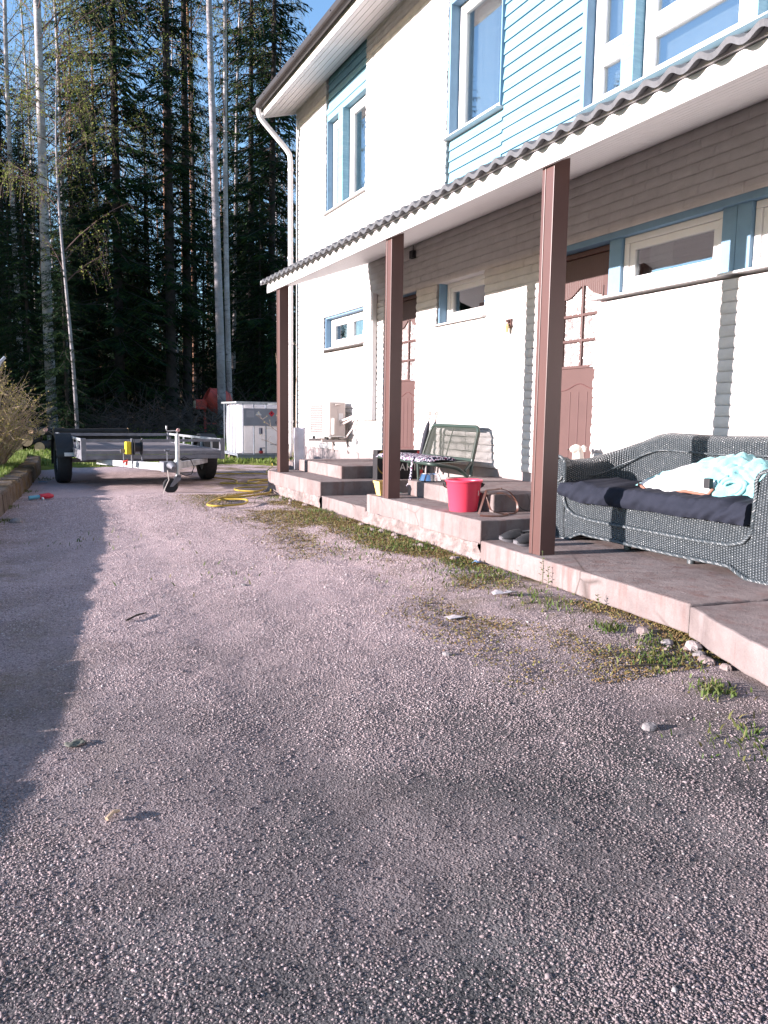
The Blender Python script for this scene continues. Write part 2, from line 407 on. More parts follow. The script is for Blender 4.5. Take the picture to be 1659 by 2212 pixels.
def window(y0, y1, z0, z1, x=4.565, fr=.05, sash=.055, splits=(), curtain=None, reveal=True, bars=()):
    """white timber window: outer frame, inner sash, glass; sash one step behind the frame"""
    mb = MB(); d = .07
    mb.box(x, x+d, y0, y1, z0, z0+fr); mb.box(x, x+d, y0, y1, z1-fr, z1); mb.box(x, x+d, y0, y0+fr, z0+fr, z1-fr); mb.box(x, x+d, y1-fr, y1, z0+fr, z1-fr)
    ed = [y0+fr]+list(splits)+[y1-fr]
    for sp in splits: mb.box(x-.002, x+d, sp-.025, sp+.025, z0+fr, z1-fr)
    f = mb.obj('window', WHITEP, house, bevel=.004)
    sb = MB(); gb = MB()
    for i in range(len(ed)-1):
        a = ed[i]+(.027 if i else .002); b = ed[i+1]-(.027 if i < len(ed)-2 else .002); c = z0+fr+.002; e = z1-fr-.002; xs_ = x+.014; q = .05
        sb.box(xs_, xs_+q, a, b, c, c+sash); sb.box(xs_, xs_+q, a, b, e-sash, e); sb.box(xs_, xs_+q, a, a+sash, c+sash, e-sash); sb.box(xs_, xs_+q, b-sash, b, c+sash, e-sash)
        for (bz0, bz1) in bars: sb.box(xs_-.006, xs_+q, a+sash, b-sash, bz0, bz1)
        gb.box(xs_+.022, xs_+.026, a+sash, b-sash, c+sash, e-sash)
    s_ = sb.obj('sash', WHITEP, f, bevel=.003); g_ = gb.obj('pane', GLASS, f)
    if curtain:
        cb = MB()
        for (ca, cb_, cz0, cz1, kind) in curtain:
            if kind == 'blind':
                k = cz0
                while k < cz1: cb.box(x+.12, x+.135, ca, cb_, k, k+.014); k += .019
            else:
                N = 30; P = [[(x+.17+.02*math.sin(i*1.1), ca+(cb_-ca)*i/N, zz) for zz in (cz0, cz1)] for i in range(N+1)]; cb.grid(P)
        cb.obj('curtain', CURT, f, smooth=True)
    return f
def sill(y0, y1, z, x0=WX-.045, x1=4.60, t=.022, parent=None):
    mb = MB(); P = [(x0, z), (x0+.006, z+t-.006), (x1, z+t+.018), (x1, z+.006)]
    mb.poly([(a, y0, b) for a, b in P], (0, y1-y0, 0)); mb.obj('window_sill', WHITEP, parent or house, bevel=.002)
def reveal(y0, y1, z0, z1, x0=WX+.03, x1=4.60, t=.022, bottom=False):
    mb = MB(); mb.box(x0, x1, y0, y0+t, z0, z1-t); mb.box(x0, x1, y1-t, y1, z0, z1-t); mb.box(x0, x1, y0, y1, z1-t, z1)
    if bottom: mb.box(x0, x1, y0+t, y1-t, z0, z0+t)
    return mb.obj('window_reveal', BLUE, house, bevel=.003)
# ground floor windows
reveal(10.15, 11.64, 2.02, 2.50); window(10.9, 11.60, 2.05, 2.475, curtain=[(10.95, 11.5, 2.1, 2.4, 'cloth')])
window(10.18, 10.88, 2.05, 2.475, curtain=[(10.45, 10.85, 2.1, 2.45, 'cloth')]); sill(10.10, 11.66, 2.005)
reveal(7.07, 8.06, 2.05, 2.54); window(7.10, 8.03, 2.075, 2.515, x=4.575, curtain=[(7.15, 7.45, 2.1, 2.5, 'cloth')]); sill(7.02, 8.09, 2.03)
# band of windows right of the second door
mb = MB(); mb.box(4.47, 4.60, -2.9, 6.12, 2.455, 2.545); mb.obj('header_board', BLUE, house, bevel=.003)
for (a, b) in ((5.10, 5.24), (3.86, 4.10)):
    mb = MB(); mid = (a+b)/2
    if b-a > .2: mb.box(4.50, 4.60, a, mid-.002, 2.02, 2.455); mb.box(4.50, 4.60, mid+.002, b, 2.02, 2.455)
    else: mb.box(4.50, 4.60, a, b, 2.02, 2.455)
    mb.obj('post_board', BLUE, house, bevel=.003)
window(4.10, 5.095, 2.03, 2.452, x=4.53, curtain=[(4.75, 5.0, 2.1, 2.4, 'cloth')]); window(2.2, 3.855, 2.03, 2.452, x=4.53, curtain=[(2.3, 3.7, 2.08, 2.3, 'cloth')])
window(.3, 1.9, 2.03, 2.452, x=4.53)
sill(-2.9, 5.36, 1.985)
# upper far window group
def clap(y0, y1, z0, z1, x=4.49, h=.115, name='siding'):
    mb = MB(); z = z1
    while z > z0+.01:
        a = max(z-h, z0); j = random.uniform(-.0015, .0015)
        mb.poly([(x-.004+j, y0, a+.005), (x+.012, y0, z), (x+.03, y0, z), (x+.03, y0, a+.005)], (0, y1-y0, 0)); z -= h
    mb.box(x+.031, x+.10, y0, y1, z0, z1)
    return mb.obj(name, SIDING, house)
clap(10.14, 11.59, 5.53, 6.0)
mb = MB(); mb.box(4.465, 4.53, 10.135, 11.595, 5.45, 5.53); mb.box(4.475, 4.60, 10.135, 11.595, 5.36, 5.447); mb.obj('header_board', SIDING, house, bevel=.003)
mb = MB(); mb.box(4.475, 4.595, 10.132, 10.155, 4.04, 5.36); mb.obj('window_reveal', BLUE, house, bevel=.003); mb = MB(); mb.box(4.475, 4.595, 11.575, 11.598, 4.04, 5.36); mb.obj('window_reveal', BLUE, house, bevel=.003)
mb = MB(); mb.box(4.455, 4.60, 10.93, 11.10, 4.05, 5.36); mb.obj('post_board', SIDING, house, bevel=.004)
window(11.11, 11.57, 4.06, 5.355, curtain=[(11.15, 11.5, 4.15, 5.3, 'cloth')]); window(10.16, 10.92, 4.06, 5.355, curtain=[(10.5, 10.85, 4.15, 5.3, 'cloth')])
sill(10.10, 11.64, 4.015, WX-.05)
# upper near bay
clap(5.66, 6.88, 3.05, 6.0); clap(6.88, 7.92, 3.05, 4.02); clap(6.88, 7.92, 5.47, 6.0); clap(-2.9, 5.64, 5.47, 6.0); clap(-2.9, 5.64, 3.0, 3.54)
mb = MB(); mb.box(4.462, 4.60, 7.88, 7.925, 4.05, 5.46); mb.box(4.462, 4.60, 6.882, 6.90, 4.05, 5.46); mb.box(4.464, 4.60, 6.90, 7.88, 5.40, 5.46); mb.obj('window_reveal', BLUE, house, bevel=.003)
window(6.905, 7.875, 4.06, 5.398, x=4.57, fr=.045, curtain=[(7.35, 7.8, 4.15, 5.35, 'cloth')]); sill(6.88, 7.96, 4.02, WX-.04)
mb = MB(); mb.box(4.462, 4.60, 5.605, 5.66, 3.57, 5.5); mb.obj('post_board', BLUE, house, bevel=.003)
mb = MB(); mb.box(4.455, 4.60, 5.02, 5.16, 3.57, 5.47); mb.obj('post_board', SIDING, house, bevel=.003)
mb = MB(); mb.box(4.455, 4.60, 3.88, 4.02, 3.57, 5.47); mb.obj('post_board', SIDING, house, bevel=.003)
window(5.165, 5.60, 3.575, 5.47, x=4.55, bars=[(3.90, 4.07)], curtain=[(5.2, 5.56, 3.65, 5.4, 'blind')])
window(4.025, 5.015, 3.575, 5.47, x=4.55, bars=[(3.90, 4.07)], curtain=[(4.1, 4.9, 3.65, 5.4, 'blind')])
window(2.5, 3.875, 3.575, 5.47, x=4.55, bars=[(3.90, 4.07)], curtain=[(2.6, 3.8, 3.65, 5.4, 'blind')])
window(.8, 2.48, 3.575, 5.47, x=4.55)
sill(-2.9, 5.70, 3.555, WX-.04)
# doors
def door(y0, y1, z0, z1, x=4.585):
    mb = MB(); w_ = y1-y0; fr = .045
    for (a, b) in ((y0, y0+fr), (y1-fr, y1)): mb.box(x-.02, x+.09, a, b, z0, z1)
    mb.box(x-.02, x+.09, y0+fr, y1-fr, z1-fr, z1); mb.box(x-.035, x+.09, y0+fr, y1-fr, z0-.03, z0)
    fo = mb.obj('door', BROWN, house, bevel=.004)
    a, b, c, d = y0+fr+.003, y1-fr-.003, z0+.004, z1-fr-.003; st = .115; gz0 = c+1.02; gz1 = d-.22
    lf = MB(); lf.box(x, x+.045, a, a+st, c, d); lf.box(x, x+.045, b-st, b, c, d); lf.box(x, x+.045, a+st, b-st, c, gz0)
    # top rail with the arched lower edge
    N = 20; ya, yb = a+st, b-st; pts = [(x, yb, d), (x, ya, d)]
    def arch(t): return gz1-.02-.10*(1-math.exp(-((t-.5)/.24)**2))*1.0
    pts += [(x, ya+(yb-ya)*i/N, arch(i/N)) for i in range(N+1)]
    for i in range(N): 
        p, q = i/N, (i+1)/N
        lf.poly([(x, ya+(yb-ya)*p, arch(p)), (x, ya+(yb-ya)*q, arch(q)), (x, ya+(yb-ya)*q, d), (x, ya+(yb-ya)*p, d)], (.045, 0, 0))
    ym = (ya+yb)/2; lf.box(x-.004, x+.04, ym-.012, ym+.012, gz0, gz1-.01)
    for k in (1, 2): zz = gz0+(gz1-gz0-.05)*k/3; lf.box(x-.003, x+.04, ya, ym-.012, zz-.012, zz+.012); lf.box(x-.003, x+.04, ym+.012, yb, zz-.012, zz+.012)
    # moulding round glass, lower panel
    lf.box(x-.010, x-.001, ya-.02, yb+.02, gz0-.025, gz0-.001); lf.box(x-.010, x-.001, ya-.02, ya, gz0, gz1-.05); lf.box(x-.010, x-.001, yb, yb+.02, gz0, gz1-.05)
    pz = c+.16
    gr = MB()
    ap = [(ya+(yb-ya)*i/16, gz0-.16-.06*(1-math.exp(-((i/16-.5)/.26)**2))) for i in range(17)]
    gr.tube([(x-.001, yy, zz) for yy, zz in ap], .006, 5)
    for t in (0, .27, .5, .73, 1): yy = ya+(yb-ya)*t; gr.tube([(x-.001, yy, pz), (x-.001, yy, gz0-.23)], .005, 5)
    gr.tube([(x-.001, ya, pz), (x-.001, yb, pz)], .006, 5)
    l = lf.obj('door_leaf', DOORM, fo, bevel=.003)
    gr.obj('moulding', simple('door_groove', (.085, .035, .033), .6), fo, smooth=True)
    g = MB(); g.box(x+.018, x+.024, ya-.005, yb+.005, gz0-.005, gz1); g.obj('pane', PGLASS, fo)
    h = MB(); hy = a+.05; h.tube([(x, hy, c+1.0), (x-.05, hy, c+1.0), (x-.055, hy+.11, c+1.0)], .009, 8); h.box(x-.006, x-.0005, hy-.018, hy+.018, c+.92, c+1.06)
    h.obj('handle', STEEL, fo, smooth=True)
    return fo
door(5.24, 6.07, .45, 2.45); mb = MB(); mb.box(4.49, 4.60, 6.072, 6.10, .41, 2.455); mb.obj('door_jamb', BLUE, house, bevel=.003)
door(8.60, 9.40, .45, 2.50); mb = MB(); mb.box(4.49, 4.60, 9.405, 9.45, .41, 2.53); mb.box(4.49, 4.60, 8.575, 8.60, .41, 2.53); mb.box(4.49, 4.60, 8.60, 9.405, 2.502, 2.53); mb.obj('door_jamb', BLUE, house, bevel=.003)
mb = MB(); mb.box(4.46, 4.484, 6.085, 6.11, .45, 2.46); mb.obj('door_trim', WHITEP, house)

# main roof: eave with soffit boards, fascia, gutter, downpipe
EX = 3.87; YR = 12.98
roof = MB()
roof.poly([(EX-.06, -3.4, 5.93), (EX-.06, -3.4, 6.01), (8.2, -3.4, 7.9), (12.6, -3.4, 6.0), (12.6, -3.4, 5.9), (8.2, -3.4, 7.8)], (0, YR+.03+3.4, 0))
roofo = roof.obj('roof', TILE, house)
def soffit(x0, z0, x1, z1, y0, y1, n, parent):
    mb = MB(); dx = (x1-x0)/n; dz = (z1-z0)/n; L_ = math.hypot(dx, dz); gx = dx/L_*.006; gz_ = dz/L_*.006
    for i in range(n):
        a = (x0+dx*i, z0+dz*i); b = (x0+dx*(i+1)-gx, z0+dz*(i+1)-gz_)
        mb.poly([(a[0], y0, a[1]), (b[0], y0, b[1]), (b[0], y0, b[1]+.02), (a[0], y0, a[1]+.02)], (0, y1-y0, 0))
    mb.poly([(x0, y0+.01, z0+.024), (x1, y0+.01, z1+.024), (x1, y0+.01, z1+.03), (x0, y0+.01, z0+.03)], (0, y1-y0-.02, 0))
    return mb.obj('soffit', WHITEP, parent, bevel=.002, seg=1)
soffit(EX+.022, 5.79, 4.46, 5.95, -3.4, YR, 6, roofo)
mb = MB(); mb.box(EX, EX+.02, -3.4, YR, 5.755, 5.92); mb.poly([(EX, YR, 5.76), (4.6, YR, 5.96), (4.6, YR, 6.22), (EX, YR, 5.92)], (0, .02, 0)); mb.obj('fascia', WHITEP, roofo)
mb = MB(); P = []
for yy in (-3.4, YR+.06):
    P.append([(EX-.07+.06*math.cos(a), yy, 5.91+.06*math.sin(a)) for a in [math.pi+math.pi*i/8 for i in range(9)]]+[(EX-.07+.052*math.cos(a), yy, 5.91+.052*math.sin(a)) for a in [2*math.pi-math.pi*i/8 for i in range(9)]])
o0 = len(mb.v); mb.grid(P); mb.f.append(tuple(o0+18+i for i in range(18))[::-1]); mb.f.append(tuple(o0+18+i for i in range(9)))
y = -3
while y < 13: mb.box(EX-.135, EX-.002, y, y+.02, 5.915, 5.925); y += .7
mb.box(EX-.075, EX-.015, -3.4, YR+.03, 5.935, 6.03)
mb.obj('gutter', GUT, roofo)
mb = MB(); gx = EX-.07; yy = YR-.09
mb.tube([(gx, yy, 5.9), (gx, yy, 5.80), (gx+.03, yy, 5.73), (gx+.10, yy, 5.66), (4.26, yy, 5.32), (4.32, yy, 5.24), (4.335, yy, 5.12), (4.335, yy, .42), (4.32, yy, .33), (4.24, yy, .27)], .042, 12)
for zz in (5.0, 3.6, 2.2, .9): mb.lathe([(.046, zz-.02), (.050, zz-.015), (.050, zz+.015), (.046, zz+.02)], (4.335, yy, 0), 12)
mb.obj('downpipe', WHITEP, roofo, smooth=True)

# canopy along the front
CX0, CXZ = 3.04, 2.545
def canopy():
    pitch = .171; N = 12; y0, y1 = -3.0, 10.03; n = int((y1-y0)/pitch*N); P1 = []; P2 = []
    def wave(y):
        t = ((y/pitch) % 1.0)
        return .026*(1-abs(math.sin(math.pi*t))**.8)*1.0 if False else .034*(0.5+0.5*math.cos(2*math.pi*t))**1.2
    rows = [(2.965, 2.672), (3.32, 2.79), (3.323, 2.778), (3.70, 2.905), (3.703, 2.893), (4.07, 3.018), (4.073, 3.006), (4.47, 3.14)]
    for i in range(n+1):
        y = y0+(y1-y0)*i/n; w_ = wave(y)
        P1.append([(2.967, y, 2.672+w_-.030)]+[(a, y, b+w_) for a, b in rows]); P2.append([(a+.012, y, b+w_-.014) for a, b in rows])
    mb = MB(); mb.grid(P1); mb.grid([p[::-1] for p in P2])
    mb.box(3.0, 4.45, y1-.015, y1+.012, 2.60, 2.66) if False else None
    root = mb.obj('canopy', TILE, house, smooth=True)
    f = MB(); f.box(CX0, CX0+.024, y0, y1-.07, CXZ, CXZ+.112); f.box(CX0-.012, CX0+.024, y0, y1-.05, CXZ+.118, CXZ+.158)
    f.poly([(CX0, y1-.07, CXZ), (4.45, y1-.07, CXZ+.51), (4.45, y1-.07, CXZ+.64), (CX0, y1-.07, CXZ+.14)], (0, .022, 0))
    f.poly([(2.97, y1-.03, CXZ+.10), (4.45, y1-.03, CXZ+.60), (4.45, y1-.03, CXZ+.66), (2.97, y1-.03, CXZ+.155)], (0, .03, 0))
    f.obj('fascia', WHITEP, root, bevel=.003)
    soffit(CX0+.026, CXZ+.012, 4.46, CXZ+.505, y0, y1-.075, 14, root)
    for (yp, zb, nm) in ((4.17, .12, 0), (6.45, .264, 1), (9.62, .284, 2), (-.4, .1, 3)):
        p = MB(); p.box(3.072, 3.192, yp-.06, yp+.06, zb, CXZ+.09)
        p.box(3.066, 3.072, yp+.02, yp+.026, zb, CXZ) ; q = p.obj('post', BROWN, root, bevel=.006)
    return root
canopy()

# ------------------------------------------------------------------ porch slabs
porch = thing('concrete_porch', 'stepped concrete porch slabs with crumbling edge along the house front', 'porch', (3.6, 6, 0))
def slab(name, pts, z0, z1, mat=CONC, jitter=.007, step=.07, parent=porch, bevel=.010):
    out = []
    n = len(pts)
    for i in range(n):
        a = Vector(pts[i]+(0,)); b = Vector(pts[(i+1) % n]+(0,)); L_ = (b-a).length; k = max(1, int(L_/step)); d = (b-a).normalized(); nn = Vector((-d.y, d.x, 0))
        for j in range(k):
            q = a+d*L_*j/k
            if j: q += nn*random.uniform(-jitter, jitter)
            out.append((q.x, q.y, z0))
    mb = MB(); mb.poly(out, (0, 0, z1-z0)); return mb.obj(name, mat, parent, bevel=bevel)
slab('slab', [(2.60, 1.8), (4.47, 1.8), (4.47, 2.56), (2.96, 2.72), (2.72, 2.2)][::-1], -.02, .112) if False else None
slab('slab', [(2.30, -3), (2.30, .9), (2.70, 2.2), (2.925, 2.715), (4.472, 2.52), (4.472, -3)], -.035, .114)
slab('slab', [(2.945, 2.735), (3.045, 4.78), (4.472, 4.78), (4.472, 2.54)], -.03, .12)
slab('step', [(3.045, 4.785), (3.06, 6.84), (4.472, 6.84), (4.472, 4.785)], .09, .264)
slab('step', [(3.405, 5.175), (3.41, 6.665), (3.95, 6.64), (3.96, 6.90), (4.472, 6.90), (4.472, 5.175)], .262, .405)
slab('slab', [(3.05, 6.845), (3.05, 8.03), (4.472, 8.03), (4.472, 6.845)], -.02, .132)
slab('step', [(3.04, 8.035), (3.03, 9.95), (4.472, 9.95), (4.472, 8.035)], .11, .284)
slab('step', [(3.42, 8.36), (3.43, 9.86), (4.472, 9.86), (4.472, 8.36)], .28, .43)
slab('slab', [(4.2, 9.955), (4.2, 13.0), (4.472, 13.0), (4.472, 9.955)], -.02, .24)
# crumbling footing under slabs
def footing(y0, y1, x, z0, z1, out=.05):
    n = int((y1-y0)/.03); m = 9; P = []
    for i in range(n+1):
        y = y0+(y1-y0)*i/n; row = []
        top = z1-abs(float(fbm(y*3.1, 7.7, 3)))*.03
        for j in range(m+1):
            t = j/m; z = top+(z0-top)*t
            f = float(fbm(y*7, z*9+3, 4)); g = abs(float(vnoise(y*5+3, z*8)))
            xo = x-out*(.25+.5*t)-f*.05+g*.04
            row.append((min(xo, x+.02), y, z))
        P.append([(x+.06, y, top+.002)]+row)
    mb = MB(); mb.grid(P); return mb.obj('footing', simple('rubble', (.22, .17, .16), .95, .4, 12, .9, 45, dirt=((.08, .065, .06), .8)), porch)
footing(4.8, 6.95, 3.07, -.07, .105, .06); footing(8.0, 9.97, 3.06, -.07, .125, .07); footing(6.95, 8.0, 3.10, -.06, .0, .05); footing(2.0, 4.8, 3.02, -.09, -.02, .02) if False else None
# soil bank at near slab
# ------------------------------------------------------------------ pebbles
def pebbles():
    n = 720000
    V0 = np.array([(1, 0, 0), (0, 1, 0), (-1, 0, 0), (0, -1, 0), (0, 0, 1), (0, 0, -1)], float)
    F0 = np.array([(0, 1, 4), (1, 2, 4), (2, 3, 4), (3, 0, 4), (1, 0, 5), (2, 1, 5), (3, 2, 5), (0, 3, 5)])
    Y = .72+rng.random(n)**2.1*9.2; X = -1.0+rng.random(n)*4.1
    # only what a camera near the photograph's can see of the near ground
    vis = (X > -.25-.12*Y) & (X < .75+1.35*Y)
    moss = np.clip((X-1.9)/.9, 0, 1)*np.clip((Y-2.2)/1.2, 0, 1)*np.clip(fbm(X*1.6+9, Y*1.2, 4)*3+.75+.5*np.clip((X-2.1)/.6, 0, 1)*np.clip(1-abs(Y-5.4)/2.4, 0, 1), 0, 1)
    lim = np.interp(Y, [-1, .9, 2.2, 2.7, 4.8, 8], [2.25, 2.28, 2.68, 2.9, 3.0, 3.0])
    clump = fbm(X*1.3, Y*1.1, 4)
    track = np.zeros_like(X)
    for xc in (0.75, 2.05): track = np.maximum(track, np.exp(-((X-xc-0.03*Y)/.17)**2))
    keep = (rng.random(n) > .4*track) & vis & (X < lim-.02) & (rng.random(n) < np.clip(.70+clump*2.0, .30, 1)*(1-.85*moss)) & (X > edgeX(Y)+.03)
    X = X[keep]; Y = Y[keep]; n = len(X)
    s = (.0016+.0030*rng.random(n)**2.2)*np.interp(Y, [1, 4, 9], [1.0, 1.1, 1.35]); big = rng.random(n) < .008; s[big] *= 1.8
    a = rng.random(n)*6.283; ca, sa = np.cos(a), np.sin(a)
    sc = s[:, None]*np.stack([1.1+.6*rng.random(n), .8+.4*rng.random(n), .42+.25*rng.random(n)], 1)
    loc = V0[None]*sc[:, None, :]+s[:, None, None]*.35*(rng.random((n, 6, 3))-.5)
    tl = (rng.random(n)-.5)*.9
    lx = loc[:, :, 0]; ly = loc[:, :, 1]; lz = loc[:, :, 2]+lx*tl[:, None]
    V = np.stack([lx*ca[:, None]-ly*sa[:, None]+X[:, None], lx*sa[:, None]+ly*ca[:, None]+Y[:, None], lz+(drive_z(X, Y)+s*.12)[:, None]], 2)
    F = (F0[None]+(np.arange(n)*6)[:, None, None]).reshape(-1, 3)
    t = NT('pebble', 1.0, .04)
    g = t.n('NewGeometry'); c = t.ramp(g.outputs['Random Per Island'], [(0, (.20, .16, .16)), (.3, (.34, .265, .265)), (.6, (.45, .35, .345)), (.85, (.53, .42, .415)), (.97, (.58, .49, .48)), (1, (.68, .64, .62))])
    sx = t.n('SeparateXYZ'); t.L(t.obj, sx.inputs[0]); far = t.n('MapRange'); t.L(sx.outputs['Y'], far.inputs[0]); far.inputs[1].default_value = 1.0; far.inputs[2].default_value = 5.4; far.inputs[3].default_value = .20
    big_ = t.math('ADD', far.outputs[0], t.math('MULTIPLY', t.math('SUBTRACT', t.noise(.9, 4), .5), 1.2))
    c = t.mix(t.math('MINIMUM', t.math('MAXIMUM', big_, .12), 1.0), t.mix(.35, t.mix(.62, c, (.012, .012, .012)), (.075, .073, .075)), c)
    t.col(c)
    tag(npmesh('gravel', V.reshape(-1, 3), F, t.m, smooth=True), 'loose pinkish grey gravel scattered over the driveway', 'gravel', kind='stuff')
pebbles()

# ------------------------------------------------------------------ SOFA
def wicker():
    t = NT('painted_wicker', .24, .9)
    sx = t.n('SeparateXYZ'); t.L(t.uv, sx.inputs[0])
    u = t.math('MULTIPLY', sx.outputs['X'], math.pi/.019); v = t.math('MULTIPLY', sx.outputs['Y'], math.pi/.0075)
    su = t.math('SINE', u); sv = t.math('SINE', v)
    rib = t.math('POWER', t.math('ABSOLUTE', su), .6)
    strand = t.math('ABSOLUTE', t.math('SINE', t.math('ADD', t.math('MULTIPLY', v, .5), t.math('MULTIPLY', t.math('SIGN', su), .785))))
    h = t.math('ADD', t.math('MULTIPLY', rib, .9), t.math('MULTIPLY', strand, .5))
    c = t.ramp(h, [(0.2, (.004, .005, .006)), (.7, (.022, .028, .032)), (1.3/1.4, (.045, .054, .060))])
    cell = t.n('TexWhiteNoise'); cv = t.n('CombineXYZ'); t.L(t.math('FLOOR', t.math('MULTIPLY', sx.outputs['X'], 1/.019)), cv.inputs[0]); t.L(t.math('FLOOR', t.math('MULTIPLY', sx.outputs['Y'], 1/.015)), cv.inputs[1]); t.L(cv.outputs[0], cell.inputs['Vector'])
    rv = cell.outputs['Value']; c = t.mix(t.ramp(rv, [(.55, 0.0), (1.0, .6)]), c, (.12, .13, .135)); t.L(t.ramp(rv, [(0, .5), (1, .16)]), t.b.inputs['Roughness'])  # random strand cells lightened and glossier: highlights painted into the weave colour
    g = t.ramp(t.noise(14, 4), [(.35, .0), (.75, .5)])
    c = t.mix(g, c, (.060, .070, .078)); t.col(c); t.bump(h, 1.0, .010); return t.m
WICK = wicker(); BRAID = simple('wicker_braid', (.048, .058, .064), .33, .3, 60, .4, 120, spec=.6)
def braid(pts, r, parent, name='braid_trim'):
    P = [Vector(p) for p in pts]; L = [0]
    for a, b in zip(P[:-1], P[1:]): L.append(L[-1]+(b-a).length)
    N = max(8, int(L[-1]/.008)); Q = []
    for i in range(N+1):
        d = L[-1]*i/N; k = max(j for j in range(len(L)) if L[j] <= d+1e-9); k = min(k, len(P)-2)
        Q.append(P[k].lerp(P[k+1], (d-L[k])/max(1e-6, L[k+1]-L[k])))
    mb = MB()
    for ph in (0, 2*math.pi/3, 4*math.pi/3):
        S_ = []
        for i, q in enumerate(Q):
            t = (Q[min(i+1, N)]-Q[max(i-1, 0)]).normalized(); a = Vector((1, 0, 0)) if abs(t.x) < .8 else Vector((0, 0, 1)); u_ = t.cross(a).normalized(); v_ = t.cross(u_)
            an = L[-1]*i/N/.055*2*math.pi+ph; S_.append(q+(u_*math.cos(an)+v_*math.sin(an))*r*.6)
        mb.tube(S_, r*.62, 6)
    return mb.obj(name, BRAID, parent, smooth=True)
def sofa():
    F0 = .12; root = thing('wicker_sofa', 'dark slate painted wicker sofa with rolled arms and dark seat cushion on the porch', 'sofa', (4.05, 3.87, F0))
    yl, yr = 4.74, 2.90; xf, xb = 3.74, 4.31; Rr = .22; path = []
    for i in range(7): path.append((xf+(xb-Rr-xf)*i/7, yl, 0, 1))
    for i in range(9): a = math.pi/2*i/8; path.append((xb-Rr+Rr*math.sin(a), yl-Rr+Rr*math.cos(a), math.sin(a), math.cos(a)))
    for i in range(1, 18): path.append((xb, yl-Rr-(yl-yr-2*Rr)*i/18, 1, 0))
    for i in range(9): a = math.pi/2*i/8; path.append((xb-Rr+Rr*math.cos(a), yr+Rr-Rr*math.sin(a), math.cos(a), -math.sin(a)))
    for i in range(1, 8): path.append((xb-Rr-(xb-Rr-xf)*i/7, yr, 0, -1))
    n = len(path); s = [0]
    for i in range(1, n): s.append(s[-1]+math.hypot(path[i][0]-path[i-1][0], path[i][1]-path[i-1][1]))
    T = s[-1]
    def H(d):
        d = min(d, T-d); t = min(max((d-.22)/.72, 0), 1); t = t*t*(3-2*t); return .70+.205*t+.012*math.sin(math.pi*min(d/(T/2), 1))
    P = []; UV = []
    for (x, y, nx, ny), d in zip(path, s):
        h = H(d); lean = .02; ring = [(-.03, F0+.24), (-.03, F0+.33), (-.025, .53), (-.012, h-.13)]
        cx, cz, r = .035, h-.055, .055
        for k in range(9): a = math.pi*1.08-math.pi*1.35*k/8; ring.append((cx+r*math.cos(a), cz+r*math.sin(a)))
        ring += [(.045, h-.16), (.04, .45), (.035, F0+.04)]
        row = [(x+nx*(o), y+ny*(o), z) for o, z in ring]; P.append(row); acc = 0; uvr = [(d, 0)]
        for k in range(1, len(ring)): acc += math.hypot(ring[k][0]-ring[k-1][0], ring[k][1]-ring[k-1][1]); uvr.append((d, acc))
        UV.append(uvr)
    mb = MB(); mb.grid(P, UV); mb.obj('backrest', WICK, root, smooth=True)
    # front apron with arched lower edge, arms' front panels
    bot = [(4.79, .125), (4.608, .125), (4.541, .16), (4.459, .188), (4.36, .182), (4.097, .182), (3.6, .176), (3.25, .180), (3.16, .178), (3.10, .15), (3.04, .127), (2.84, .127)]
    bys = [b[0] for b in bot][::-1]; bzs = [b[1] for b in bot][::-1]
    def panel(y0, y1, topf, name, x=3.70):
        P = []; UV = []; N = max(6, int(abs(y1-y0)/.03))
        for i in range(N+1):
            y = y0+(y1-y0)*i/N; zb = float(np.interp(y, bys, bzs)); zt = topf(y); row = []; ur = []
            for k in range(9): t = k/8; z = zb+(zt-zb)*t; row.append((x-.012*math.sin(math.pi*t), y, z)); ur.append((y, z))
            row.append((x+.05, y, zt)); ur.append((y, zt+.05)); P.append(row); UV.append(ur)
        m = MB(); m.grid(P, UV); return m.obj(name, WICK, root, smooth=True)
    panel(4.655, 3.02, lambda y: .455, 'front_apron')
    panel(4.80, 4.66, lambda y: .655+math.sqrt(max(0, .065**2-(y-4.73)**2)), 'arm', 3.695)
    panel(3.015, 2.84, lambda y: .665+math.sqrt(max(0, .065**2-(min(max(y, 2.86), 2.99)-2.925)**2)), 'arm', 3.69)
    braid([(3.68, 4.805, .13), (3.68, 4.805, .66)]+[(3.68, 4.73+.072*math.cos(a), .655+.072*math.sin(a)) for a in [math.pi*i/12 for i in range(13)]]+[(3.68, 4.658, .52), (3.685, 4.663, .419), (3.68, 4.623, .356), (3.68, 4.534, .312), (3.68, 4.368, .298), (3.68, 4.18, .295), (3.68, 3.6, .296), (3.68, 3.388, .295), (3.68, 3.17, .303), (3.68, 3.069, .331), (3.68, 3.02, .39), (3.68, 3.010, .5), (3.68, 3.005, .64)]+[(3.675, 2.93+.075*math.cos(a), .665+.075*math.sin(a)) for a in [math.pi*i/12 for i in range(13)]]+[(3.68, 2.85, .4), (3.68, 2.84, .13)], .011, root)
    braid([(3.69, b[0], b[1]) for b in bot], .011, root)
    braid([(3.675, 4.73+.05*math.cos(a), .60-.0+.05*math.sin(a)) for a in [-math.pi*i/10 for i in range(11)]], .008, root)
    braid([(x-nx*.035, y-ny*.035, H(d)-.125) for (x, y, nx, ny), d in zip(path, s)][4:-4], .006, root)
    for (x, y) in ((3.80, 4.10), (3.80, 3.54), (4.2, 4.10), (4.2, 3.54), (3.80, 3.0), (4.2, 4.62)):
        m = MB(); m.lathe([(.001, 0), (.024, 0), (.026, .02), (.018, .045), (.022, .08)], (x, y, F0), 12); m.obj('leg', BRAID, root, smooth=True)
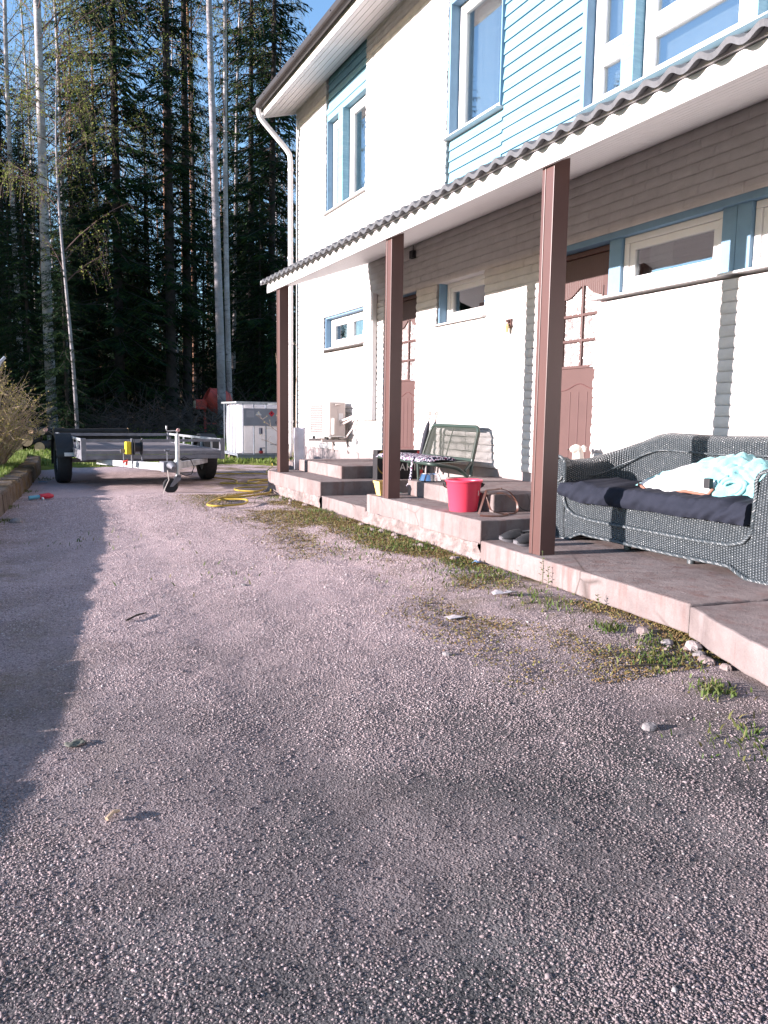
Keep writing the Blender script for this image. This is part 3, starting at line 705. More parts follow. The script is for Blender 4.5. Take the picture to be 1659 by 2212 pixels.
    m = MB(); m.box(3.80, 3.83, 2.9, 4.7, .19, .215); m.box(4.2, 4.23, 2.9, 4.7, .19, .215); m.box(3.76, 4.26, 2.95, 4.68, .40, .425)
    m.obj('seat_frame', BRAID, root)
    # cushion: wrinkled dark fabric
    t = NT('dark_fabric', .9, .15); t.col(t.ramp(t.noise(9, 4), [(.3, (.012, .014, .022)), (.7, (.019, .021, .032))])); t.bump(t.noise(380, 2), .3, .002)
    P = []; N = 150; K = 26
    for i in range(N+1):
        y = 3.025+(4.69-3.025)*i/N; row = []; sag = .012*math.sin(math.pi*i/N); e = min(i, N-i)/N; rr = .05*min(1, (e/.03)**.5) if e < .03 else .05
        zt = .545-sag+.012*float(fbm(y*3, 1.1, 3)); zb_ = lerp(y, [3.0, 3.8, 4.4, 4.7], [.428, .432, .415, .45])+.022*float(fbm(y*3.3, 5.5, 3))
        for k in range(K+1):
            q = k/K
            if q < .3: a = q/.3; x = 3.665-.02*math.sin(math.pi*a)+0; z = zb_+(zt-.03-zb_)*a
            elif q < .42: a = (q-.3)/.12; x = 3.665+.04*(1-math.cos(a*math.pi/2)); z = zt-.03+.03*math.sin(a*math.pi/2)
            else: a = (q-.42)/.58; x = 3.705+.54*a; z = zt+.015*math.sin(math.pi*a)
            am = .5+float(fbm(y*2.3+1, z*3+x, 2)); ph = y*30+z*34-x*10+7*float(vnoise(y*2.1, z*2+x*2)); w_ = float(fbm(y*9+z*11, z*5+x*6-y*2, 3))*.022+.022*am*abs(math.sin(ph*.5))**.6+.014*am*abs(math.sin(ph*1.27+2))
            ed = 1 if e > .03 else .4+.6*(e/.03)
            row.append((x-(w_*1.5 if q < .42 else 0), y, z+(w_ if q > .3 else 0)*.9))
        P.append(row)
    m = MB(); m.grid(P); no = len(m.v)
    m.f.append(tuple(range(K+1))); m.f.append(tuple(N*(K+1)+k for k in range(K+1))[::-1]); m.obj('seat_cushion', t.m, root, smooth=True)
sofa()
def blob(fn, nu, nv, name, mat, parent=None):
    P = [[fn(i/nu, j/nv) for j in range(nv+1)] for i in range(nu+1)]
    m = MB(); m.grid(P); return m.obj(name, mat, parent, smooth=True)
def blanket():
    t = NT('turquoise_fleece', .95, .05); t.col(t.ramp(t.noise(6, 4), [(.3, (.15, .37, .39)), (.7, (.22, .46, .47))])); t.bump(t.noise(120, 3), .4, .004); t.bump(t.noise(9, 2, .4), .8, .05); t.b.inputs['Sheen Weight'].default_value = .3
    root = None
    ys_ = [3.03, 3.12, 3.25, 3.40, 3.52, 3.66, 3.83, 4.0, 4.12, 4.2]; hs = [.06, .15, .215, .24, .24, .19, .15, .11, .05, .0]
    def f(u, v):
        y = 3.03+1.17*u; a = math.pi*v; h = float(np.interp(y, ys_, hs)); xc = 4.03; rx = .17+.03*math.sin(math.pi*u)
        if y > 3.7: rx = .12+.05*(4.2-y)/.5
        cr = abs(float(vnoise(y*17+v*6, v*9-y*4)))*.12+abs(float(vnoise(y*8-v*9, v*6+3)))*.10
        fo = .5+.5*math.sin(y*38+v*9+4*float(vnoise(y*5, v*5)))
        rr = 1+cr*2.2-.10+.09*fo
        x = xc-rx*math.cos(a)*rr; z = .545+h*math.sin(a)**.75*rr-(.0 if 0 < v < 1 else .02)
        return (x, y, z)
    o = blob(f, 150, 70, 'blanket', t.m); tag(o, 'crumpled turquoise fleece blanket heaped on the sofa seat', 'blanket')
    # rolled fold facing the camera side
    def g(u, v):
        tt = u*2.2*2*math.pi; r = .035+.018*tt/(2*math.pi); y = 3.30+r*1.5*math.cos(tt); z = .62+r*.95*math.sin(tt); return (3.83+.25*v-.012*math.sin(tt*2), y, max(z, .55)+.008*float(vnoise(tt*2, v*9)))
    q = blob(g, 90, 12, 'fold', t.m, o)
    md = q.modifiers.new('t', 'SOLIDIFY'); md.thickness = .016
blanket()
def pillow():
    t = NT('white_cushion', .9, .1); t.col(t.ramp(t.noise(5, 3), [(.3, (.50, .50, .51)), (.7, (.60, .60, .60))])); t.bump(t.noise(60, 3), .2, .003)
    # a flat cushion bent over the blanket: outline from back left to front right, edge down to the front
    low = [(4.02, .575), (3.94, .540), (3.84, .532), (3.74, .542), (3.62, .565), (3.52, .560), (3.44, .556), (3.40, .60)]
    up = [(4.06, .60), (3.96, .650), (3.83, .700), (3.70, .735), (3.60, .745), (3.52, .735), (3.45, .70), (3.40, .64)]
    P = []
    def at(L_, u): k = u*(len(L_)-1); i = min(int(k), len(L_)-2); f = k-i; return (L_[i][0]*(1-f)+L_[i+1][0]*f, L_[i][1]*(1-f)+L_[i+1][1]*f)
    for i in range(41):
        u = i/40; a = at(low, u); b = at(up, u); row = []
        for j in range(15):
            v = j/14; th = .05*math.sin(math.pi*v)**.6*math.sin(math.pi*min(max(u, .02), .98))**.5
            row.append((3.80+.16*v-th, a[0]+(b[0]-a[0])*v, a[1]+(b[1]-a[1])*v+.012*math.sin(math.pi*v)))
        for j in range(14, -1, -1):
            v = j/14; row.append((3.81+.16*v+.01, a[0]+(b[0]-a[0])*v, a[1]+(b[1]-a[1])*v-.004))
        P.append(row)
    m = MB(); m.grid(P); o = m.obj('cushion', t.m, None, smooth=True); tag(o, 'white cushion with brown piped edge lying in front of the blanket', 'cushion')
    m = MB(); m.tube([(3.795, *at(low, i/30)) for i in range(31)], .010, 8); m.obj('piping', simple('brown_piping', (.22, .10, .07), .7), o, smooth=True)
    m = MB(); pts = [(3.80, 3.46, .556), (3.78, 3.44, .60), (3.79, 3.46, .635)]; m.box(3.765, 3.80, 3.405, 3.45, .60, .66); m.obj('strap', BLACK, o, bevel=.004)
pillow()

# ------------------------------------------------------------------ small porch things
def figurine():
    st = simple('white_plaster', (.62, .56, .50), .8, .08, 20, .3, 60)
    root = thing('dog_figurine', 'small white dog figurine looking sideways behind the sofa arm', 'figurine', (4.27, 5.25, .405))
    body = bpy.data.meshes.new('body'); pts = [(4.30, 5.25, .50), (4.29, 5.25, .58), (4.28, 5.25, .66), (4.275, 5.25, .725), (4.262, 5.25, .762), (4.225, 5.25, .755), (4.195, 5.25, .748), (4.27, 5.22, .46), (4.27, 5.29, .46), (4.22, 5.215, .42), (4.22, 5.285, .42), (4.35, 5.25, .44)]
    ed = [(0, 1), (1, 2), (2, 3), (3, 4), (4, 5), (5, 6), (0, 7), (0, 8), (7, 9), (8, 10), (0, 11)]
    rad = [.070, .062, .054, .047, .052, .036, .020, .038, .038, .024, .024, .03]
    body.from_pydata(pts, ed, []); o = link(body, 'body', st, root); m = o.modifiers.new('s', 'SKIN'); body.skin_vertices
    for i, r in enumerate(rad): body.skin_vertices[0].data[i].radius = (r, r)
    body.skin_vertices[0].data[0].use_root = True
    sb = o.modifiers.new('b', 'SUBSURF'); sb.levels = 2; sb.render_levels = 2
    for y in (5.206, 5.294):
        e = MB(); e.tube([(4.285, y, .785), (4.295, y+(.012 if y > 5.25 else -.012), .765), (4.298, y+(.016 if y > 5.25 else -.016), .735)], [.014, .020, .008], 8); e.obj('ear', st, root, smooth=True)
    e = MB(); e.lathe([(.001, .007), (.006, .004), (.007, 0), (.001, -.006)], (4.172, 5.25, .750), 8); e.obj('nose', BLACK, root, smooth=True)
figurine()
def bucket():
    c = (3.25, 5.37, .264); pm = simple('pink_plastic', (.70, .05, .095), .35, .04, 6, spec=.5)
    root = thing('bucket', 'bright pink plastic bucket with black handle on the porch step', 'bucket', c)
    m = MB(); m.lathe([(.001, .004), (.105, .004), (.108, .0), (.112, .008), (.139, .228), (.143, .232), (.150, .236), (.151, .246), (.146, .250), (.140, .247), (.135, .235), (.108, .012), (.001, .012)], c, 40); m.obj('body', pm, root, smooth=True)
    m = MB(); pts = [(c[0]+.152*math.cos(a)*1.0, c[1]-.04*math.sin(a), c[2]+.222-.075*math.sin(a)) for a in [math.pi*i/16 for i in range(17)]]
    # handle hangs down on the camera side
    ax = Vector((math.cos(R(-25.4)), math.sin(R(-25.4)), 0)); fw = Vector((-ax.y, ax.x, 0))
    cc = Vector(c); pts = [cc+ax*(.160*math.cos(a))+fw*(.158*math.sin(a))+Vector((0, 0, .215-.06*math.sin(a)**.8 if 0 < a < math.pi else .215)) for a in [math.pi*i/24 for i in range(25)]]
    m.tube(pts, .006, 8); m.obj('handle', BLACK, root, smooth=True)
    for sgn in (-1, 1): m = MB(); q = cc+ax*sgn*.146; m.lathe([(.001, -.016), (.008, -.016), (.008, .012), (.001, .012)], (q.x, q.y, c[2]+.215), 10); m.obj('lug', pm if False else BLACK, root, smooth=True)
    m = MB(); a = R(-62); P = [[(c[0]+(.1345+.0)*math.cos(a+da)*1.005, c[1]+.1345*math.sin(a+da)*1.005, c[2]+z) for z in (.13, .17)] for da in (-.05, 0, .05)]; m.grid(P); 
    l = m.obj('sticker', simple('pale_label', (.6, .45, .45), .6), root)
bucket()
def bowl():
    c = (3.56, 6.50, .405); root = thing('dog_bowl', 'shiny steel pet bowl standing on the step edge', 'bowl', c)
    s = NT('polished_steel', .14); s.col((.72, .74, .78)); s.b.inputs['Metallic'].default_value = 1
    m = MB(); m.lathe([(.001, .004), (.108, .0), (.112, .004), (.108, .010), (.088, .062), (.082, .068), (.076, .064), (.068, .02), (.001, .016)], c, 40); m.obj('bowl_body', s.m, root, smooth=True)
    m = MB(); m.lathe([(.100, -.0015), (.112, -.0015), (.114, .003), (.1125, .008)], c, 40); m.obj('rubber_foot', RUB, root, smooth=True)
bowl()
def pot():
    c = (3.165, 6.70, .264); root = thing('flower_pot', 'small pale yellow square flower pot half hidden behind the middle post', 'flower pot', c)
    m = MB(); b, t, h = .045, .065, .135
    P = [[(c[0]+sx*r, c[1]+sy*r, c[2]+z) for (sx, sy) in ((-1, -1), (1, -1), (1, 1), (-1, 1), (-1, -1))] for r, z in ((b, 0), (t, h-.02), (t+.005, h-.02), (t+.006, h), (t-.002, h), (t-.006, h-.02), (b-.005, .01))]
    m.grid(P); o0 = len(m.v); m.f.append((5, 6, 7, 8) if False else (0, 1, 2, 3)); m.obj('pot', simple('yellow_plastic', (.70, .48, .16), .5), root, bevel=.002)
    m = MB(); m.box(c[0]-.055, c[0]+.055, c[1]-.055, c[1]+.055, c[2]+.08, c[2]+.10); m.obj('soil', simple('potting_soil', (.05, .035, .025), .95, .3, 40, .8), root)
pot()
def clog(p, ang, label):
    root = thing('clog', label, 'shoe', p, ang, group='clogs beside the post', world=False)
    # local: toe at -x
    P = []; N = 24
    def w(t): return .028+.020*math.sin(math.pi*min(1, t*1.1+.1))**.8 if t < .9 else .034
    sole = MB(); rows = []
    for i in range(N+1):
        t = i/N; x = -.13+.26*t; ww = .046*math.sqrt(max(.04, 1-((t-.30)/.36)**2)) if t < .3 else (.046-.010*math.sin(math.pi*(t-.3)/.6) if t < .85 else .036*math.sqrt(max(.05, 1-((t-.85)/.17)**2)))
        lift = .016*max(0, (.2-t)/.2)**2
        rows.append([(x, -ww, lift), (x, -ww-.003, lift+.012), (x, -ww, lift+.026), (x, ww, lift+.026), (x, ww+.003, lift+.012), (x, ww, lift), (x, -ww, lift)])
    sole.grid(rows); sole.f.append(tuple(range(6))); sole.f.append(tuple(N*7+k for k in range(6))[::-1]); sole.obj('sole', simple('grey_foam', (.14, .13, .14), .5), root, smooth=True)
    up = MB(); rows = []
    for i in range(15):
        t = i/14; x = -.128+.15*t; ww = .048*math.sqrt(max(.05, 1-((t*.58-.30)/.36)**2)) if t < .5 else .047
        hh = .012+.05*math.sin(min(t, .85)/.85*math.pi/2)**.8
        rows.append([(x, ww*math.cos(a)*1.02, .024+hh*math.sin(a)) for a in [math.pi*k/12 for k in range(13)]])
    up.grid(rows); o = up.obj('upper', simple('black_foam', (.022, .022, .024), .55, .2, 30), root, smooth=True); so_ = o.modifiers.new('s', 'SOLIDIFY'); so_.thickness = .005
    st = MB(); st.grid([[(.02+.095*math.sin(a)-.01, .049*math.cos(a), z+.02*math.sin(a)) for z in (.040, .062)] for a in [math.pi*k/18 for k in range(19)]])
    q = st.obj('strap', simple('black_foam', (.022, .022, .024), .55), root, smooth=True); so_ = q.modifiers.new('s', 'SOLIDIFY'); so_.thickness = .006
    return root
clog((3.28, 4.66, .12), R(-12), 'black clog farther from the brown post')
clog((3.27, 4.47, .12), R(-8), 'black clog right beside the brown post')
def straps():
    lm = simple('brown_leather', (.075, .03, .02), .5, .2, 30, spec=.5)
    def ribbon(mb, pts, w=.018, th=.004):
        P = [Vector(p) for p in pts]; Q = []
        for i in range(len(P)-1):
            p0, p1, p2, p3 = P[max(i-1, 0)], P[i], P[i+1], P[min(i+2, len(P)-1)]
            for k in range(6):
                t = k/6; Q.append(.5*((2*p1)+(p2-p0)*t+(2*p0-5*p1+4*p2-p3)*t*t+(3*p1-p0-3*p2+p3)*t**3))
        Q.append(P[-1]); rows = []
        for i, q in enumerate(Q):
            t = (Q[min(i+1, len(Q)-1)]-Q[max(i-1, 0)]).normalized(); b = Vector((-.25, .9, .3)); n = t.cross(b).normalized(); b = n.cross(t).normalized()
            rows.append([tuple(q+b*w/2+n*th/2), tuple(q-b*w/2+n*th/2), tuple(q-b*w/2-n*th/2), tuple(q+b*w/2-n*th/2), tuple(q+b*w/2+n*th/2)])
        mb.grid(rows)
    mb = MB()
    ribbon(mb, [(3.20, 5.06, .275), (3.24, 5.08, .35), (3.293, 5.12, .425), (3.32, 5.14, .445), (3.40, 5.15, .448), (3.459, 5.15, .452), (3.523, 5.13, .428), (3.569, 5.10, .356), (3.567, 5.08, .291), (3.52, 5.05, .272), (3.47, 5.05, .270)])
    ribbon(mb, [(3.44, 5.19, .412), (3.36, 5.17, .418), (3.312, 5.12, .412), (3.304, 5.10, .381), (3.325, 5.08, .30), (3.40, 5.04, .272), (3.43, 5.0, .270), (3.33, 4.94, .270), (3.23, 4.96, .270), (3.18, 5.01, .270)])
    ribbon(mb, [(3.44, 5.19, .412), (3.50, 5.16, .415), (3.555, 5.13, .37), (3.584, 5.11, .346)])
    o = mb.obj('leash', lm, None, smooth=True); tag(o, 'brown leather dog leash looped over the corner of the step', 'leash')
    m = MB(); m.tube([(3.584, 5.12, .346), (3.61, 5.12, .315), (3.64, 5.12, .290), (3.69, 5.12, .274), (3.75, 5.12, .271), (3.95, 5.10, .271)], .0045, 6); m.obj('cord', BLACK, o, smooth=True)
    m = MB(); m.lathe([(.001, -.005), (.007, -.005), (.007, .005), (.001, .005)], (3.459, 5.15, .456), 10); m.obj('buckle', lm, o)
straps()
def bench():
    gm = simple('green_tube', (.028, .045, .036), .4, .1, 12, spec=.5)
    root = thing('garden_bench', 'green tubular steel garden bench with strung back by the wall', 'bench', (4.1, 7.4, .41))
    r = .019
    TL, TR, BR, BL = [Vector(v) for v in ((4.32, 7.84, .917), (4.32, 6.86, .91), (4.225, 6.83, .572), (4.225, 7.88, .577))]
    def rc(pts, rad=.08, n=6):
        P = [Vector(p) for p in pts]; out = [P[0]]
        for i in range(1, len(P)-1):
            a, b, c = P[i-1], P[i], P[i+1]; u = (a-b).normalized(); v = (c-b).normalized(); rr = min(rad, (a-b).length*.45, (c-b).length*.45)
            for k in range(n+1): t = k/n; p = b+u*rr*(1-t)**2+v*rr*t**2; out.append(p)
        out.append(P[-1]); return out
    m = MB(); m.tube(rc([(4.20, 6.81, .412), BR, TR, TL, BL, (4.20, 7.90, .412)]), r, 10); m.tube([BR, BL], r*.95, 10); m.tube([Vector((4.322, 6.95, .885)), Vector((4.322, 7.75, .892))], .008, 6)
    m.obj('back_frame', gm, root, smooth=True)
    m = MB(); m.tube(rc([(4.12, 6.74, .412), (4.02, 6.755, .50), (3.72, 6.77, .545), (3.70, 8.02, .56), (4.1, 8.03, .55), (4.14, 8.04, .44)], .10), r, 10); m.tube([(4.225, 6.83, .56), (4.1, 6.765, .47)], r*.8, 8)
    m.obj('seat_frame', gm, root, smooth=True)
    for yy in (7.05, 7.85): m = MB(); m.tube(rc([(3.72, yy, .545), (3.74, yy, .20), (3.80, yy, .14)], .04), r*.9, 8); m.obj('leg', gm, root, smooth=True)
    m = MB(); m.tube([(3.75, 7.05, .19), (3.75, 7.85, .19)], .012, 8); m.obj('stretcher', gm, root, smooth=True)
    m = MB()
    for k in range(30):
        t = (k+.6)/30.5; a = BR.lerp(TR, t); b = BL.lerp(TL, t); m.tube([a, b], .0042, 5)
    m.tube([(BR+BL)/2+Vector((0, .02, 0)), (TR+TL)/2+Vector((0, .02, 0))], .007, 6); 
    m.obj('backrest', simple('olive_cord', (.05, .055, .045), .6), root, smooth=True)
    # wire rings wrapped on the side tubes
    for (A, B) in ((BL, TL), (BR, TR)):
        m = MB(); K = 28
        for k in range(K):
            p = A.lerp(B, .06+.80*k/K); m.lathe([(r+.001, -.004), (r+.004, 0), (r+.001, .004)], tuple(p), 8)
        m.obj('wrapping', simple('olive_cord', (.05, .055, .045), .6), root)
    m = MB()
    for k in range(26): x = 3.74+.45*k/26; m.tube([(x, 6.80, .545+.02*k/26), (x, 7.98, .555+.02*k/26)], .0035, 4)
    m.obj('seat', simple('olive_cord', (.05, .055, .045), .6), root)
    # folded braided rag rug on seat
    t = NT('patterned_rag', .9, .1); v = t.voro(85, out='Color'); t.col(t.ramp(v, [(0, (.012, .012, .03)), (.42, (.02, .02, .06)), (.5, (.45, .42, .48)), (.72, (.60, .56, .60)), (.8, (.25, .05, .12)), (1, (.05, .05, .12))], 'CONSTANT')); t.bump(t.voro(60), .8, .006)
    P = []
    for i in range(60):
        u = i/59; y = 6.86+1.14*u; row = []
        for j in range(15):
            a = math.pi*j/14; x = 3.90-.215*math.cos(a)*(1 if u > .1 else .6+.4*u/.1); row.append((x+.008*float(vnoise(y*30, j)), y, .560+.045*math.sin(a)**.5*(1 if .05 < u < .97 else .4)+.012*float(fbm(y*14, j*.9, 2))))
        P.append(row)
    m = MB(); m.grid(P); o = m.obj('seat_rug', t.m, None, smooth=True); tag(o, 'blue and white braided rag mat lying along the green bench seat', 'mat')
    m = MB()
    for (yy, L_) in ((7.50, .22), (7.08, .30)): 
        m = MB(); pts = [(3.70, yy, .60), (3.672, yy, .575), (3.668, yy+.01, .48), (3.664, yy+.02, .60-L_)]; m.tube(pts, [.010, .011, .011, .009], 6)
        if L_ > .25: m.tube([(3.668, yy+.01, .48), (3.66, yy+.05, .33), (3.655, yy+.085, .30)], .007, 6)
        m.obj('braided_tassel', t.m, o, smooth=True)
bench()
def poster_box():
    x0, x1, yf, z0, z1 = 3.78, 4.40, 8.16, .284, .62
    root = thing('product_box', 'black carton with red and gold print standing under the bench', 'box', ((x0+x1)/2, yf+.05, z0))
    m = MB(); m.box(x0, x1, yf, yf+.12, z0, z1); m.obj('carton', simple('black_card', (.02, .018, .02), .6, .1, 20), root, bevel=.003)
    def disc(cx, cz, r, c, y, nm):
        m = MB(); n = 30; m.add([(min(max(cx+r*math.cos(2*math.pi*k/n), x0+.004), x1-.004), y, min(max(cz+r*math.sin(2*math.pi*k/n), z0+.004), z1-.004)) for k in range(n)], [tuple(range(n))]); m.obj(nm, simple(nm+'_ink', c, .6), root)
    disc(x0+.14, z0+.20, .155, (.30, .20, .05), yf-.002, 'gold_ring'); disc(x0+.14, z0+.20, .140, (.02, .018, .02), yf-.0035, 'dark_disc'); disc(x0+.17, z0+.21, .105, (.50, .04, .035), yf-.005, 'red_disc')
    m = MB()
    for q in ([(.10, .24), (.16, .30), (.19, .28), (.15, .22)], [(.14, .17), (.20, .22), (.23, .19), (.18, .13)], [(.20, .25), (.26, .30), (.27, .26), (.23, .22)]): m.add([(x0+a, yf-.007, z0+b) for a, b in q], [(0, 1, 2, 3)])
    m.obj('gold_flame', simple('gold_ink', (.55, .33, .06), .5), root)
    m = MB(); m.box(x1-.11, x1-.03, yf-.003, yf-.001, z0+.02, z1-.01); m.obj('red_panel', simple('red_ink', (.50, .05, .05), .6), root)
    fc = bpy.data.curves.new('lettering', 'FONT'); fc.body = 'KARTA'; fc.size = .12; fc.extrude = .001; fc.align_x = 'LEFT'; fc.space_character = 1.15
    fo = bpy.data.objects.new('lettering', fc); COL.objects.link(fo); bpy.context.view_layer.update()
    dg = bpy.context.evaluated_depsgraph_get(); me = bpy.data.meshes.new_from_object(fo.evaluated_get(dg)); bpy.data.objects.remove(fo)
    o = link(me, 'lettering', simple('white_ink', (.72, .68, .66), .6), root, loc=(0, 0, 0)); o.rotation_euler = (R(90), 0, 0); o.location = Vector((x0+.20, yf-.009, z0+.10))-root.location; o.scale = (.95, 1, 1)
poster_box()
def umbrella(x, y, lean, label):
    root = thing('walking_umbrella', label, 'umbrella', (x-.10, y-.02, .41), group='closed umbrellas behind the bench')
    a = Vector((x-.12, y+.05, .42)); b = Vector((x, y-lean, .98)); d = b-a
    m = MB(); m.tube([a, a+d*.1, a+d*.35, a+d*.7, a+d*.9, a+d*.95], [.006, .014, .028, .034, .020, .008], 10); m.obj('canopy', simple('dark_umbrella', (.03, .03, .04), .8), root, smooth=True)
    m = MB(); top = a+d*1.0; hook = [a+d*.93, top, top+d*.12]+[top+d*.12+Vector((0, .018-.018*math.cos(t), 0))+Vector((0, 0, .018*math.sin(t))) for t in [math.pi*k/6 for k in range(1, 7)]]+[top+d*.12+Vector((0, .036, -.02))]
    m.tube(hook, .005, 6); m.obj('handle', simple('handle_wood', (.14, .09, .07), .5), root, smooth=True)
umbrella(4.38, 8.02, -.02, 'dark closed umbrella with hook handle, farther from the camera, behind the bench back')
umbrella(4.39, 7.88, -.02, 'dark closed umbrella with hook handle, nearer to the camera, behind the bench back')
def lamp():
    root = thing('wall_lamp', 'tiny lantern lamp fixed to the white wall between window and door', 'lamp', (4.45, 6.56, 1.83))
    m = MB(); m.box(4.40, 4.452, 6.545, 6.575, 1.93, 1.95); m.box(4.435, 4.452, 6.53, 6.59, 1.88, 1.96); m.obj('bracket', BROWN, root)
    m = MB(); m.lathe([(.001, 0), (.018, .002), (.026, .05), (.030, .055), (.012, .085), (.001, .09)], (4.405, 6.56, 1.83), 8); m.obj('lamp_shade', simple('amber_glass', (.65, .48, .25), .4), root)
lamp()
def cambox():
    root = thing('junction_box', 'small dark box mounted under the canopy soffit near the wall', 'junction box', (4.42, 8.62, 2.93))
    m = MB(); m.box(4.40, 4.449, 8.58, 8.67, 2.88, 2.97); m.obj('housing', BLACK, root, bevel=.006); m = MB(); m.tube([(4.43, 8.62, 2.97), (4.43, 8.62, 3.03)], .006, 6); m.obj('cable', BLACK, root)
cambox()
# ------------------------------------------------------------------ heat pump
def heat_pump():
    hw = simple('appliance_white', (.74, .73, .70), .4, .03, 5); hb = simple('appliance_beige', (.50, .43, .40), .45, .04, 5)
    root = thing('heat_pump', 'white outdoor heat pump unit on wall brackets with a conduit rising beside it', 'heat pump', (4.25, 10.95, .62))
    x0, x1, y0, y1, z0, z1 = 4.11, 4.37, 10.54, 11.36, .70, 1.205
    m = MB(); m.box(x0, x1, y0, y1, z0, z1); m.obj('casing', hw, root, bevel=.012, seg=3)
    # side panel facing the camera
    m = MB(); m.box(x0+.02, x1-.012, y0-.006, y0-.001, z0+.02, z1-.02); m.box(x0+.14, x1-.02, y0-.010, y0-.006, z0+.03, z1-.10); m.obj('side_panel', hb, root, bevel=.003)
    m = MB(); m.box(x0+.15, x0+.22, y0-.014, y0-.011, z0+.24, z0+.34); m.obj('rating_label', WHITEP, root)
    m = MB(); m.box(x0+.045, x0+.08, y0-.05, y0-.007, z0+.03, z0+.27); m.obj('valve_cover', hw, root, bevel=.012)
    m = MB(); m.tube([(x0+.10, y0-.01, z1-.045), (x0+.10, y0-.03, z1-.045), (x0+.18, y0-.03, z1-.05)], .008, 8); m.obj('pipe_stub', hb, root, smooth=True)
    # grille on front
    m = MB(); cy, cz = 11.02, z0+.25
    for i in range(13): z = z0+.05+i*.034; m.box(x0-.007, x0-.004, 10.80, 11.30, z, z+.004)
    for i in range(16): y = 10.82+i*.0293; m.box(x0-.010, x0-.0075, y-.002, y+.002, z0+.05, z0+.46)
    m.obj('grille', hw, root)
    m = MB(); m.box(x0-.0035, x0+.002, 10.80, 11.30, z0+.05, z0+.46); m.obj('coil', simple('dark_coil', (.10, .06, .06), .7, .4, 60), root)
    for y in (10.66, 11.22):
        m = MB(); m.box(4.05, 4.46, y-.018, y+.018, .625, .66); m.box(4.435, 4.452, y-.018, y+.018, .46, .95)
        m.obj('bracket', hb, root, bevel=.002)
    m = MB()
    for y in (10.66, 11.22):
        for x in (4.14, 4.33): m.lathe([(.001, 0), (.018, 0), (.022, .02), (.016, .04), (.001, .04)], (x, y, .66), 10)
    m.obj('rubber_feet', RUB, root)
    m = MB(); m.tube([(x0+.18, y0-.02, z0+.22), (x0+.2, y0-.06, z0+.24), (4.40, 10.38, .99), (4.41, 10.24, 1.0)], .018, 8); m.tube([(x0+.18, y0-.02, z0+.17), (x0+.2, y0-.06, z0+.19), (4.41, 10.36, .965), (4.42, 10.24, .975)], .014, 8)
    m.tube([(4.30, 10.60, .68), (4.36, 10.48, .70), (4.41, 10.38, .82), (4.425, 10.28, .96)], .012, 8)
    m.obj('pipe', simple('pipe_foam', (.58, .50, .47), .7), root, smooth=True)
    m = MB(); m.box(4.385, 4.451, 9.735, 10.26, .955, 1.02); m.box(4.385, 4.451, 9.67, 9.735, .955, 2.62); m.obj('conduit', WHITEP, root, bevel=.012, seg=3)
heat_pump()
def board():
    root = thing('white_sheet', 'thin white sheet panel leaning at the far end of the porch', 'panel', (3.48, 9.93, .28))
    P = [[(3.40+.15*i/6+.008*math.sin(z*6), 9.975-.05*(z-.28)+.01*math.sin(i*.8), z) for z in (.287, .42, .56, .70, .84)] for i in range(7)]
    m = MB(); m.grid(P); o = m.obj('sheet', simple('white_sheeting', (.66, .64, .70), .5), root, smooth=True); s_ = o.modifiers.new('s', 'SOLIDIFY'); s_.thickness = .006
board()

# ------------------------------------------------------------------ retaining wall at the left, grass on the bank
def retaining_wall():
    root = thing('retaining_wall', 'low mossy concrete block wall edging the grass bank left of the driveway', 'wall', (.1, 10, 0))
    t = NT('mossy_block', .95, .15); c = t.ramp(t.noise(5, 6), [(.3, (.07, .055, .05)), (.6, (.14, .115, .10)), (.8, (.19, .16, .14))])
    sx = t.n('SeparateXYZ'); t.L(t.obj, sx.inputs[0]); mr = t.n('MapRange'); t.L(sx.outputs['Y'], mr.inputs[0]); mr.inputs[1].default_value = 8.5; mr.inputs[2].default_value = 10
    g = t.ramp(t.noise(7, 6, .7), [(.40, 0), (.55, 1)]); c = t.mix(t.math('MULTIPLY', g, t.math('ADD', t.math('MULTIPLY', mr.outputs[0], .6), .3)), c, (.10, .065, .03)); t.col(c); t.bump(t.noise(40, 5), .7, .012)
    y = -3.5
    k = 0
    while y < 15.6:
        L_ = random.uniform(.30, .42); rough = y > 9.3; m = MB(); n = 5; P = []
        for i in range(n+1):
            yy = y+.006+(L_-.012)*i/n; xe = float(edgeX(yy))+random.uniform(-.012, .012); zt = .20+random.uniform(-.006, .006)*(3 if rough else .5)+((.012 if rough else .002)*math.sin(k*2.1)); w_ = .24+random.uniform(-.01, .01)
            P.append([(xe+.01, yy, -.08), (xe, yy, .10), (xe-.004, yy, zt-.02), (xe-.02, yy, zt), (xe-w_+.02, yy, zt+random.uniform(-.008, .008)), (xe-w_, yy, zt-.03), (xe-w_, yy, -.05)])
        m.grid(P); m.f.append(tuple(range(7))); m.f.append(tuple(n*7+i for i in range(7))[::-1])
        o = m.obj('block', t.m, root, bevel=.006); y += L_; k += 1
retaining_wall()
